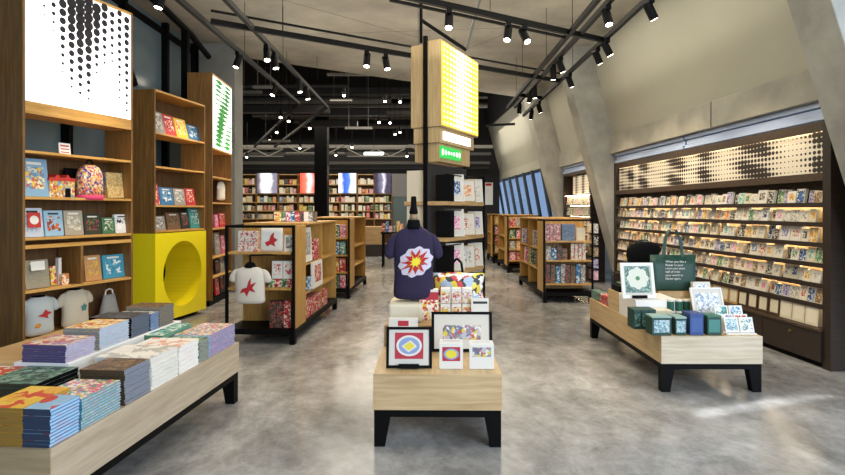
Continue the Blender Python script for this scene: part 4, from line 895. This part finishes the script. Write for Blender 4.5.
# ------------------------------------------------------------------ centre tower with lightbox
a27 = math.atan2(1.14, .58)
ft = Fr(.233, 7.1, a27)     # x along the lit face, y into the tower (towards the left)
TW, TD = 1.28, .43
t = thing('display_tower', 'tall black framed tower with glowing yellow lightbox and picture shelves', 'display stand', ft)
MB().box(0, TW, .0, TD*.44, 2.56, 3.66).build('lightbox_case', towerw, t, bevel=.003); MB().box(0, TW, TD*.56, TD, 2.56, 3.62).build('lightbox_case', towerw, t, bevel=.003)
lp = MB().box(.02, TW-.02, -.008, -.001, 2.58, 3.64)
for r in range(15):
    for c in range(12):
        k = .35+.65*math.exp(-((c-5.5)/3.2)**2); lp.disc(.08+c*.101, -.0095, 2.62+r*.0705, .047*k, 12, 1, .030*k+.004)
lp.build('light_panel', [mat('lit_yellow', 'f2d94a', .5, emit='ecd23a', es=1.0), mat('lit_white_dot', (1, 1, 1, 1), .5, emit=(1, 1, .85, 1), es=1.25)], t)
for x in (-.03, TW-.02): MB().box(x, x+.05, TD*.44+.002, TD*.56-.002, 0, 3.72).build('post', black, t)
MB().box(.02, TW-.1, .03, .4, 2.36, 2.555).build('header', towerw, t); MB().box(.06, TW-.2, .05, .4, 2.12, 2.355).build('header', towerw, t)
def tlp(name, x0, x1, z0, z1, m): return MB().box(x0, x1, .012, .028, z0, z1).build(name, m, t)
tlp('white_sign', .12, 1.02, 2.40, 2.51, lit)
gs = MB().box(.06, .72, .03, .048, 2.17, 2.32)
for i in range(7): gs.disc(.12+i*.09, .0285, 2.245, .03, 10, 1, .05*[.9, .7, .5, .4, .55, .7, .8][i])
gs.build('green_sign', [mat('lit_green', '2fae4a', .5, emit='2fae4a', es=.8), MATS['lit_white2']], t)
for z in (1.61, 1.15, .70, .25): 
    MB().box(-.02, TW+.02, -.09, TD*.42, z-.05, z).build('shelf', oakX, t, bevel=.002); MB().box(-.02, TW+.02, TD*.58, TD+.09, z-.05, z).build('shelf', oakX, t, bevel=.002)
for xx in (TW+.0,): MB().box(xx, xx+.025, -.1, -.075, 0, 1.98).box(xx, xx+.025, TD, TD+.025, 0, 1.98).box(xx, xx+.025, -.1, TD+.025, 1.96, 1.985).build('rack_frame', black, t)
for z in (1.95, 1.5, 1.05): MB().cyl((-.02, -.08, z), (TW+.02, -.08, z), .008, 8).build('guard_rail', black, t)
MB().box(-.04, TW+.04, -.1, TD+.1, 0, .12).build('base', black, t)
MB().box(.0, TW, .188, .19, .3, 2.1).build('back_mesh', dgrey, t)
for zi, z in enumerate((1.61, 1.15, .70)):
    for k in range(5):
        o = put(carton_me(.018, .2, .34, black2, black2, black2), 'slim_print_pack', f'black framed print seen edge on, {nth(zi)} tower shelf, {nth(k)} from left', 'print pack', ft, .06+k*.03, .0, z, group='black frames edge on in the tower')
    for k, (x0, w_, h_, m, lb) in enumerate(((.36, .32, .36, 'blu', 'blue'), (.72, .36, .31, 'org', 'orange'), (1.08, .28, .33, 'prp', 'mauve'))):
        mm = [['blu', 'org', 'gry'], ['pnk', 'redp', 'prp'], ['pnk', 'gry', 'redp']][zi][k]; ml = {'blu': 'blue', 'org': 'orange', 'gry': 'grey', 'pnk': 'pink', 'redp': 'red', 'prp': 'mauve'}[mm]
        framed(ft, f'white mounted {ml} print on the {["top", "middle", "low"][zi]} tower shelf, {nth(k)} from front', None, None, z, -.05, .012, white if k != 1 else oakX, lambda tt, ww, hh, mm=mm: MB().box(-ww*.28, ww*.28, .0045, .007, hh*.25, hh*.75).build('picture', fin[mm], tt), .12, rz=-.75, x=x0, w=w_*.8, h=h_, plate=False)
# items on the rear side seen past the post
for zi, z in enumerate((1.61, 1.15)):
    for k in range(3): put(carton_me(.02, .26, .40, cream, cream, cream), 'slim_print_pack', f'cream framed print edge on, rear of tower, {["upper", "lower"][zi]} shelf, {nth(k)} one', 'print pack', ft, .03+k*.05, TD-.06, z, group='cream frames at the rear of the tower')
# bracing above the tower
t = thing('suspension_frame', 'black rods bracing the top of the central lightbox tower', 'bracket', WORLDF, 0, 7.25, 3.7)
MB().cyl((-.02, 0, -.05), (-.02, 0, .85), .022, 8).build('rod', black, t)
pA = Vector(((421-CX)*7.3/F, 7.3, CH+(HY-20)*7.3/F)); pB = Vector(((466-CX)*7.5/F, 7.5, CH+(HY-50)*7.5/F)); pC = Vector(((487-CX)*7.2/F, 7.2, 4.5)); q0 = Vector((0, 7.25, 3.7))
MB().cyl(pA-q0, pB-q0, .025, 8).build('strut', black, t); MB().cyl(pB-q0, pC-q0, .02, 8).build('pipe', mat('grey_pipe', '5b5a55', .5), t)

# ------------------------------------------------------------------ floor gondolas
def gondola(label, x, y, rz, w, L, h, zs, side='right', name='shelf_gondola', pnl=.5):
    """black base and posts, oak carcase; near bay faces the camera, side bays face the aisle"""
    fr = Fr(x, y, rz); t = thing(name, label, 'shelving', fr)
    MB().box(0, w, 0, L, .11, .17).build('base', black, t)
    for a, b in ((0, 0), (w-.06, 0), (0, L-.08), (w-.06, L-.08)): MB().box(a, a+.06, b, b+.08, 0, .11).build('foot', black, t)
    T = .025; pd = pnl
    for a in (0, w-.03): MB().box(a, a+.03, 0, .03, .17, h).build('post', black, t)
    MB().box(.03, w-.03, 0, .03, h-.03, h).box(0, .03, .03, pd, h-.03, h).build('top_rail', black, t)
    MB().box(.02, w-.02, pd-.02, pd, .17, h-.01).build('back_panel', gond, t)
    if side == 'right':
        MB().box(w-.04, w-.0, .034, pd-.021, .17, h-.01).build('end_panel', gond, t)
        inner = (.03, w-.045)
    else:
        MB().box(.0, .04, .034, pd-.021, .17, h-.01).build('end_panel', gond, t); inner = (.045, w-.03)
    for z in zs: MB().box(inner[0], inner[1], .01, pd-.022, z-T, z).build('shelf', gond, t)
    # side bays
    n = max(1, round((L-pd)/.95)); bl = (L-pd)/n
    MB().box(w/2-.01, w/2+.01, pd+.001, L-.001, .17, h-.01).build('spine_panel', gond, t)
    for i in range(n):
        MB().box(.02, w-.02, pd+(i+1)*bl-.025, pd+(i+1)*bl, .17, h-.01).build('divider', gond, t)
        for z in (.5, .85):
            MB().box(.03, w-.03, pd+i*bl+.003, pd+(i+1)*bl-.027, z-T, z).build('shelf', gond, t)
    MB().box(.0, w, pd, L, h-.009, h+.012).build('top_panel', gond, t)
    return t, fr
g1, k1 = gondola('near left black framed oak shelf unit with red printed gifts', -2.21, 6.3, -.055, .79, 2.3, 1.33, (1.03, .63))
g2, k2 = gondola('farther left oak shelf unit behind the red gift unit', -2.02, 9.55, -.05, .79, 1.9, 1.36, (1.03, .74, .45))
g3, k3 = gondola('near right black framed oak shelf unit in the middle distance', 1.95, 9.08, 0, .81, 2.3, 1.35, (1.0, .69, .31), side='left')
g4, k4 = gondola('oak shelf unit with lit pale shelves, middle of three on right', 2.02, 13.4, 0, .81, 1.8, 1.37, (1.1, .83, .56, .3), side='left')
g5, k5 = gondola('farthest right oak shelf unit with yellow and pink goods', 1.98, 15.9, 0, .55, 1.4, 1.37, (1.1, .83, .56, .3), side='left')
def gi(fr, label, cat, px, py, z, m, yl=.08, t=.1, name='gift_box', side=None, tilt=0, kind='box', paper=None):
    return shelf_item(fr, label, cat, px, py, z, yl, m, side or m, t=t, tilt=tilt, name=name, kind=kind, paper=paper)
rw_ = art('red_white_pack', ['d8cdbd', 'b8434c', 'e3dccd', 'd8cdbd'], 40)
for r in range(2):
    for c in range(3): gi(k1, f'small red and white pack, {["lower", "upper"][r]} row, {["left", "middle", "right"][c]}, in left unit', 'box', (238+c*6.4, 244+c*6.4), (241.5-r*10.2, 251.5-r*10.2), 1.03+r*.118, rw_)
redbird = [(-.2, .35), (-.05, .42), (.0, .62), (.12, .75), (.10, .55), (.24, .45), (.12, .35), (.16, .2), (.0, .28), (-.12, .2)]
x, w, _, h = k1.fit(259.5, 282, 229, 253, .06)
t = thing('printed_pouch', 'white canvas pouch with red bird print on the top shelf', 'bag', k1, x, .1, 1.03)
MB().loft(rings([(0, w*.46, .025, 0, 0), (h*.1, w*.5, .04, 0, 0), (h*.8, w*.49, .03, 0, 0), (h, w*.48, .006, 0, 0)], 20, 5)).build('body', white, t, smooth=True)
MB().add([(px*w*1.3, -.042, pz*h*1.1) for px, pz in redbird], [tuple(range(len(redbird)))]).build('print', redpr, t)
gi(k1, 'white framed card at the right of the top shelf', 'picture frame', (284, 294), (236, 252.5), 1.03, M_['gry'], kind='card', t=.02, tilt=.1, name='framed_print')
for c in range(2): gi(k1, f'small white box with red motif, {["left", "right"][c]} one of two', 'box', (272+c*11.3, 282.5+c*11.3), (262, 279.5), .73, rw_, kind='card', t=.08)
for c in range(5): put(carton_me(.085, .2, .05, M_['redp'] if c % 2 else M_['grn'], M_['redp'] if c % 2 else M_['grn'], M_['redp']), 'gift_tin', f'flat {"red" if c % 2 else "green"} tin in the lower row of the left unit, {nth(c)} one', 'tin', k1, .44+c*.062*0+.0+c*.07*.9-.06, .18, .63+.0) if 0 else None
x0 = k1.sx(269, .1); x1 = k1.sx(294, .1); n = 4
for c in range(n): put(carton_me((x1-x0)/n-.004, .2, .095, M_['redp'], M_['redp'] if c % 2 else M_['grn'], M_['redp']), 'gift_tin', f'flat {"red" if c % 2 else "green fronted"} tin, {nth(c)} from left on the middle shelf', 'tin', k1, x0+(c+.5)*(x1-x0)/n, .18, .63)
for ob in list(COL.objects):
    if ob.get('label', '').startswith('small white box with red motif'): ob.location.z = .63+.0965
shirt(k1, 'white shirt with red bird print hanging on the left unit', k1.sx(250, -.06), -.05, .46, .48, .42, mat('white_cotton', 'd9d2c4', .85), neckm=black2, rz=-.1, prn=[('print', redpr, .004, [(-.18, .30), (-.12, .42), (.0, .46), (.04, .62), (.10, .72), (.09, .54), (.22, .6), (.13, .45), (.2, .33), (.06, .38), (.0, .22), (-.06, .34)])])
t = thing('hanging_rail', 'black rail and rod holding the hanging white shirt', 'rail', k1, k1.sx(250, -.06), -.05, .88); MB().cyl((0, 0, 0), (0, 0, .12), .012, 8).cyl((0, 0, .12), (.28, .08, .12), .01, 8).build('rod', black, t); MB().loft(rings([(-.02, .07, .05, 0, 0), (.03, .05, .04, 0, 0), (.05, .01, .01, 0, 0)], 14, 2)).build('hook_cap', black2, t, smooth=True)
for c in range(3): gi(k1, f'black fronted book standing on the left unit base, {nth(c)} from left', 'book', (269.5+c*7.2, 276.3+c*7.2), (298.5, 325), .171, [M_['blk'], M_['blk'], M_['redp']][c], kind='box', t=.1, name='book')
# goods on the aisle side of the near left unit
ks = Fr(*k1.w(.79, .5, 0)[:2], k1.rz+math.pi/2)
def side_item(label, cat, x, w, h, d, z, m, name='gift_box', tilt=0, kind='box', paper=None, y=.03):
    me = carton_me(w, d, h, m, m, m) if kind == 'box' else card_me(w, h, d, paper or white, m)
    return put(me, name, label, cat, ks, x, y+d/2, z, tilt=tilt, d=d)
side_item('large white framed print on the aisle side, upper', 'framed print', .24, .34, .42, .03, .86, M_['gry'], 'framed_print', .05, 'card')
side_item('red cushion shaped pack on the aisle side, upper', 'cushion', .62, .26, .26, .16, .86, M_['redp'], 'cushion')
side_item('white framed red silhouette print on the aisle side', 'framed print', .60, .5, .33, .03, .505, M_['redp'], 'framed_print', .03, 'card', y=.0)
side_item('blue and green tin on the aisle side, middle shelf', 'tin', .25, .22, .16, .15, .505, M_['blu'], 'gift_tin')
for i in range(4): side_item(f'round red tin at the foot of the aisle side, {nth(i)} along', 'tin', .17+i*.29+(.09 if i > 2 else 0), .25, .22, .2, .172, M_['redp'], 'gift_tin')
# farther left unit
cols = ['blu', 'tea', 'yelp', 'redp', 'grn', 'pnk']
for r, z in enumerate((1.03, .74, .45, .171)):
    for c in range(6): put(carton_me(.1, .12, .22, M_[cols[(r*2+c) % 6]], M_[cols[(r*2+c) % 6]], white), 'gift_box', f'{dict(blu="blue", tea="teal", yelp="yellow", redp="red", grn="green", pnk="pink")[cols[(r*2+c) % 6]]} box, {nth(r)} row of the farther left unit, {nth(c)} from left', 'box', k2, .09+c*.113, .14, z)
# near right unit
dk = art('pink_jar', ['8f4a58', 'c98a94', '5a2f3a', 'd8bcb0'], 60)
for r in range(3):
    for c in range(4): gi(k3, f'small pink jar box, {["bottom", "middle", "top"][r]} row, {nth(c)} from left, in right unit', 'box', (545.5+c*3.8, 549+c*3.8), (235.5-r*5.6, 240.8-r*5.6), 1.0+r*.092, dk, t=.08)
gi(k3, 'folded blue denim bag on the top shelf', 'bag', (562, 575), (224, 240.5), 1.0, art('denim', ['5a6f8c', '71869f', '4a5b76'], 60), t=.09, name='folded_bag')
gi(k3, 'beige card box at the right of the top shelf', 'box', (576.5, 585), (227, 240), 1.0, cream, t=.06)
for c in range(4): gi(k3, f'small {["grey", "blue", "black", "brown"][c]} gift on the middle shelf, {nth(c)} from left', 'box', (546+c*5.4, 551+c*5.4), (245.5+(c % 2)*2, 259), .69, M_[['gry', 'blu', 'blk', 'brn'][c]], t=.08)
for c in range(4): gi(k3, f'red striped tube box on the middle shelf, {nth(c)} of four', 'box', (571+c*3.8, 574.2+c*3.8), (243, 259), .69, rw_, t=.08)
for c in range(8): gi(k3, f'{["dark", "brown", "blue", "grey"][c % 4]} bottle shaped pack, bottom shelf, {nth(c)} from left', 'box', (546+c*5, 550.4+c*5), (264+(c % 3), 283), .31, M_[['blk', 'brn', 'blu', 'gry'][c % 4]], t=.08)
kr = Fr(*k3.w(.83, .05, 0)[:2], 0)
for r in range(5):
    sh = MB().box(0, .1, 0, .42, -.012, 0).mesh('clip_shelf', [black]); put(sh, 'clip_shelf', f'small side shelf outside the right unit, {nth(r)} from top', 'shelf', kr, -.015, 0, 1.12-r*.19)
    for c in range(2): put(carton_me(.085, .12, .15, cream, fin[['gry', 'blk', 'brn', 'prp', 'pnk'][r]], cream), 'gift_pack', f'pale gift pack on side shelf {ORD[r]} from top, {["front", "back"][c]} one', 'box', kr, .035, .08+c*.2, 1.121-r*.19)
# aisle side of near right unit (faces left)
kl = Fr(*k3.w(0, 2.25, 0)[:2], -math.pi/2)
for i in range(6): put(carton_me(.13, .1, .28, M_[['prp', 'pnk', 'blk', 'grn', 'gry', 'blk'][i]], M_[['prp', 'pnk', 'blk', 'grn', 'gry', 'blk'][i]], white), 'gift_box', f'upright box on the left face of the right unit, {nth(i)} along', 'box', kl, .12+i*.27, .09, .851 if i % 2 == 0 else .501)
for r, z in enumerate((1.1, .83, .56, .3)):
    for c in range(4):
        m, lb = [('redp', 'red'), ('gry', 'grey'), ('org', 'orange'), ('grn', 'green'), ('pnk', 'pink')][(r*3+c) % 5]
        put(carton_me(.14, .1, .2, white, M_[m], white), 'gift_box', f'{lb} fronted box, {nth(r)} shelf of middle right unit, {nth(c)} from left', 'box', k4, .13+c*.17, .1, z)
    for c in range(2):
        m, lb = [('yelp', 'yellow'), ('pnk', 'pink'), ('redp', 'red')][(r+c) % 3]
        put(carton_me(.17, .1, .2, M_[m], M_[m], M_[m]), 'gift_box', f'{lb} box, {nth(r)} shelf of farthest right unit, {["left", "right"][c]}', 'box', k5, .16+c*.21, .1, z)

# ------------------------------------------------------------------ far wall bookcases
fb = Fr(-7.25, 21.0, 0)
X0, X1 = fb.sx(236, 0), fb.sx(392, 0)
t = thing('wall_bookcase', 'long wooden bookcase wall across the far end of the shop', 'bookcase', fb)
bays = [236, 256, 278, 298, 318, 340, 357, 374, 392]
bx = [fb.sx(p, 0) for p in bays]
MB().box(X0, X1, .38, .4, 0, 2.86).build('back_panel', backW, t)
for x in bx: MB().box(x-.02, x+.02, .0, .38, 0, 2.86).build('upright', oakZ, t)
rows = [.25, .72, 1.18, 1.48, 1.8, 2.12, 2.46]
for z in rows+[2.84]: MB().box(X0, X1, .01, .378, z-.03, z).build('shelf', oakX, t)
PC = {1: ('far_white', ['e6e6ea', 'cfcfd6', '6b6878', 'f2f2f2'], (257, 277)), 3: ('far_red', ['e8523f', 'f0e8e4', 'e35a48'], (300, 317.5)), 5: ('far_blue', ['2f58c0', 'e8ecf4', '3b66cf'], (338.5, 356)), 7: ('far_dark', ['2d2a44', '4a4866', 'b9b7c8'], (375, 391))}
def grad(name, stops):
    m = mat(name, rough=.5); n, l, b = nodes(m); tc = n.new('ShaderNodeTexCoord'); s = n.new('ShaderNodeSeparateXYZ'); nz = n.new('ShaderNodeTexNoise'); nz.inputs['Scale'].default_value = 2.5
    ad = n.new('ShaderNodeMath'); ad.operation = 'MULTIPLY_ADD'; ad.inputs[1].default_value = .35; r = ramp(n, stops)
    l.new(tc.outputs['Generated'], s.inputs[0]); l.new(tc.outputs['Generated'], nz.inputs['Vector']); l.new(nz.outputs[0], ad.inputs[0]); l.new(s.outputs[0], ad.inputs[2]); l.new(ad.outputs[0], r.inputs[0]); l.new(r.outputs[0], b.inputs['Base Color']); l.new(r.outputs[0], b.inputs['Emission Color']); b.inputs['Emission Strength'].default_value = .75
    return m
gm = {1: grad('lit_grey_white', [(.25, '5a5768'), (.45, 'e0e0ea'), (.8, 'fafafa'), (1, '7a7890')]), 3: grad('lit_red_white', [(.2, 'e2503c'), (.5, 'ec7564'), (.7, 'f6e8e6'), (1, 'e25542')]), 5: grad('lit_blue_white', [(.3, 'e6ecf6'), (.5, '2f55bd'), (.75, '4a78d8'), (.95, 'e6ecf6')]), 7: grad('lit_navy', [(.3, '2a2840'), (.6, '6c6a86'), (.7, 'c5c4d2'), (.9, '33304c')])}
for k, (nm, c, (pa, pb)) in PC.items(): MB().box(fb.sx(pa, -.03), fb.sx(pb, -.03), -.04, .0, 2.13, 2.87).build('light_panel', gm[k], t)
bc = [('red', 'redp'), ('cream', 'gry'), ('yellow', 'yelp'), ('blue', 'blu'), ('white', 'white'), ('orange', 'org'), ('pink', 'pnk'), ('black', 'blk'), ('brown', 'brn'), ('green', 'grn')]
M_['white'] = white; rb = random.Random(5)
bayn = ['under no panel at left end', 'below the white panel', 'right of the white panel', 'below the red panel', 'behind the black column', 'below the blue panel', 'right of the blue panel', 'below the dark panel']
cnt = 0
FARM = {k: art('far_'+k, c, 26) for k, c in dict(redp=['b3403a', 'd98a7a', 'c9b09a'], gry=['d9cdb0', 'c9b894', 'e6dcc4'], yelp=['d8b65a', 'e6d29a', 'cfa040'], blu=['5f88ad', 'cdd3cf', '3f6288'], org=['d08a55', 'e0b98a', 'c9a070'], pnk=['d795a6', 'e6cfc4', 'c98a94'], blk=['2a2826', '4a4038', '8a7a66'], brn=['8a6c4a', 'b39468', '6a5034'], grn=['6f8f6a', 'a9b890', '54704c']).items()}; FARM['white'] = mat('far_cream_white', 'e6dfcf', .6)
for r, z in enumerate(rows):
    if r < 2: continue
    for bi in range(8):
        if bi in PC and r >= 5: continue
        if bi == 4 and r < 5: pass
        x = bx[bi]+.04; k = 0
        while x < bx[bi+1]-.14:
            w = rb.choice([.07, .09, .12, .14]); cl, ck = rb.choices(bc, [1.6, 6, 2, 1.2, 6, 2.4, 1.4, .8, 1.5, 1])[0]; h = rb.choice([.17, .19, .22])
            put(upright_me(w, h, .1, FARM[ck], pagem), 'book', f'{cl} book, {nth(len(rows)-1-r)} far wall shelf, {bayn[bi].replace("under no panel at left end", "leftmost bay")}, {nth(k)} in', 'book', fb, x+w/2, .08, z, group='books on the far wall bookcase'); cnt += 1
            x += w+rb.choice([.01, .01, .05]); k += 1
print('far books', cnt)
# far display counter
fd = Fr((331-CX)*18.6/F, 18.4, 0)
t = thing('display_counter', 'low wooden counter in front of the far bookcases', 'counter', fd)
MB().box(0, .95, 0, .8, 0, .38).build('plinth', walnut, t); MB().box(.95, 1.75, -.2, .9, 0, .38).build('plinth', walnut, t)
MB().box(0, 1.0, .05, .75, .9, .93).box(0, 1.0, .05, .75, .62, .65).box(0, 1.0, .05, .75, .38, .41).build('shelf', oakX, t)
MB().box(1.0, 1.7, -.15, .8, .38, .95).build('cabinet', oakX, t)
for k in range(7):
    cl, ck = bc[k]; put(carton_me(.12, .2, .14, M_[ck], M_[ck], M_[ck]), 'gift_box', f'{cl} item on the upper ledge of the far counter', 'box', fd, .1+k*.13, .3, .93)
    cl, ck = bc[9-k]; put(carton_me(.12, .2, .14, M_[ck], M_[ck], M_[ck]), 'gift_box', f'{cl} item on the lower shelf of the far counter', 'box', fd, .1+k*.13, .3, .65)
# round clutter table right of counter
fe = Fr((402-CX)*15/F, 15, 0); t = thing('side_table', 'black table heaped with small goods beyond the mannequin', 'table', fe)
MB().box(-.55, .35, -.3, .3, .88, .92).build('top', black, t)
for a in (-.5, .3):
    for b in (-.25, .25): MB().box(a-.02, a+.02, b-.02, b+.02, 0, .88).build('leg', black, t)
for k in range(9):
    cl, ck = bc[(k*3) % 10]; put(carton_me(.08, .1, rb.choice([.1, .16, .22, .28]), M_[ck], M_[ck], M_[ck]), 'small_gift', f'{cl} small item on the black table, {nth(k)} from left', 'gift', fe, -.48+k*.095, rb.uniform(-.15, .1), .92)
# grey partition and glass doors near the far right of the bookcase
struct('wall_partition', MB().box((392-CX)*20.9/F, (411-CX)*20.9/F, 20.9, 21.0, 2.0, 2.85), mat('partition_grey', '6b6a69', .6))
struct('door_1', MB().box((393-CX)*20.9/F, (407-CX)*20.9/F, 20.92, 20.98, 0, 2.0), mat('door_glass', '4d5a58', .15))
# dark rear wall right side with screen
t = thing('notice_screen', 'white framed notice on the dark wall left of windows', 'sign', WORLDF, (485-CX)*21.57/F, 21.57, 1.75); MB().box(-.0, .3, -.02, .02, -.05, .8).build('panel', whiteg, t); MB().box(.02, .25, -.03, -.02, .68, .77).build('red_strip', redpr, t)
# things standing on the low gondola tops
for i in range(9):
    cl, ck = bc[(i*7+2) % 10]; put(upright_me(.09, .13, .03, M_[ck], pagem), 'book', f'{cl} booklet standing on top of the left units, {nth(i)} along', 'book', k1, .25+i*.055*1.0, 1.1+i*.02, 1.343, rz=.3, tilt=.2, d=.03)
# white shirt hung in the green panel bookcase
shirt(f3, 'white shirt hanging in the bookcase with green panel', f3.sx(222, .1), .12, 1.66, .36, .33, MATS['white_cotton'], neckm=black2)
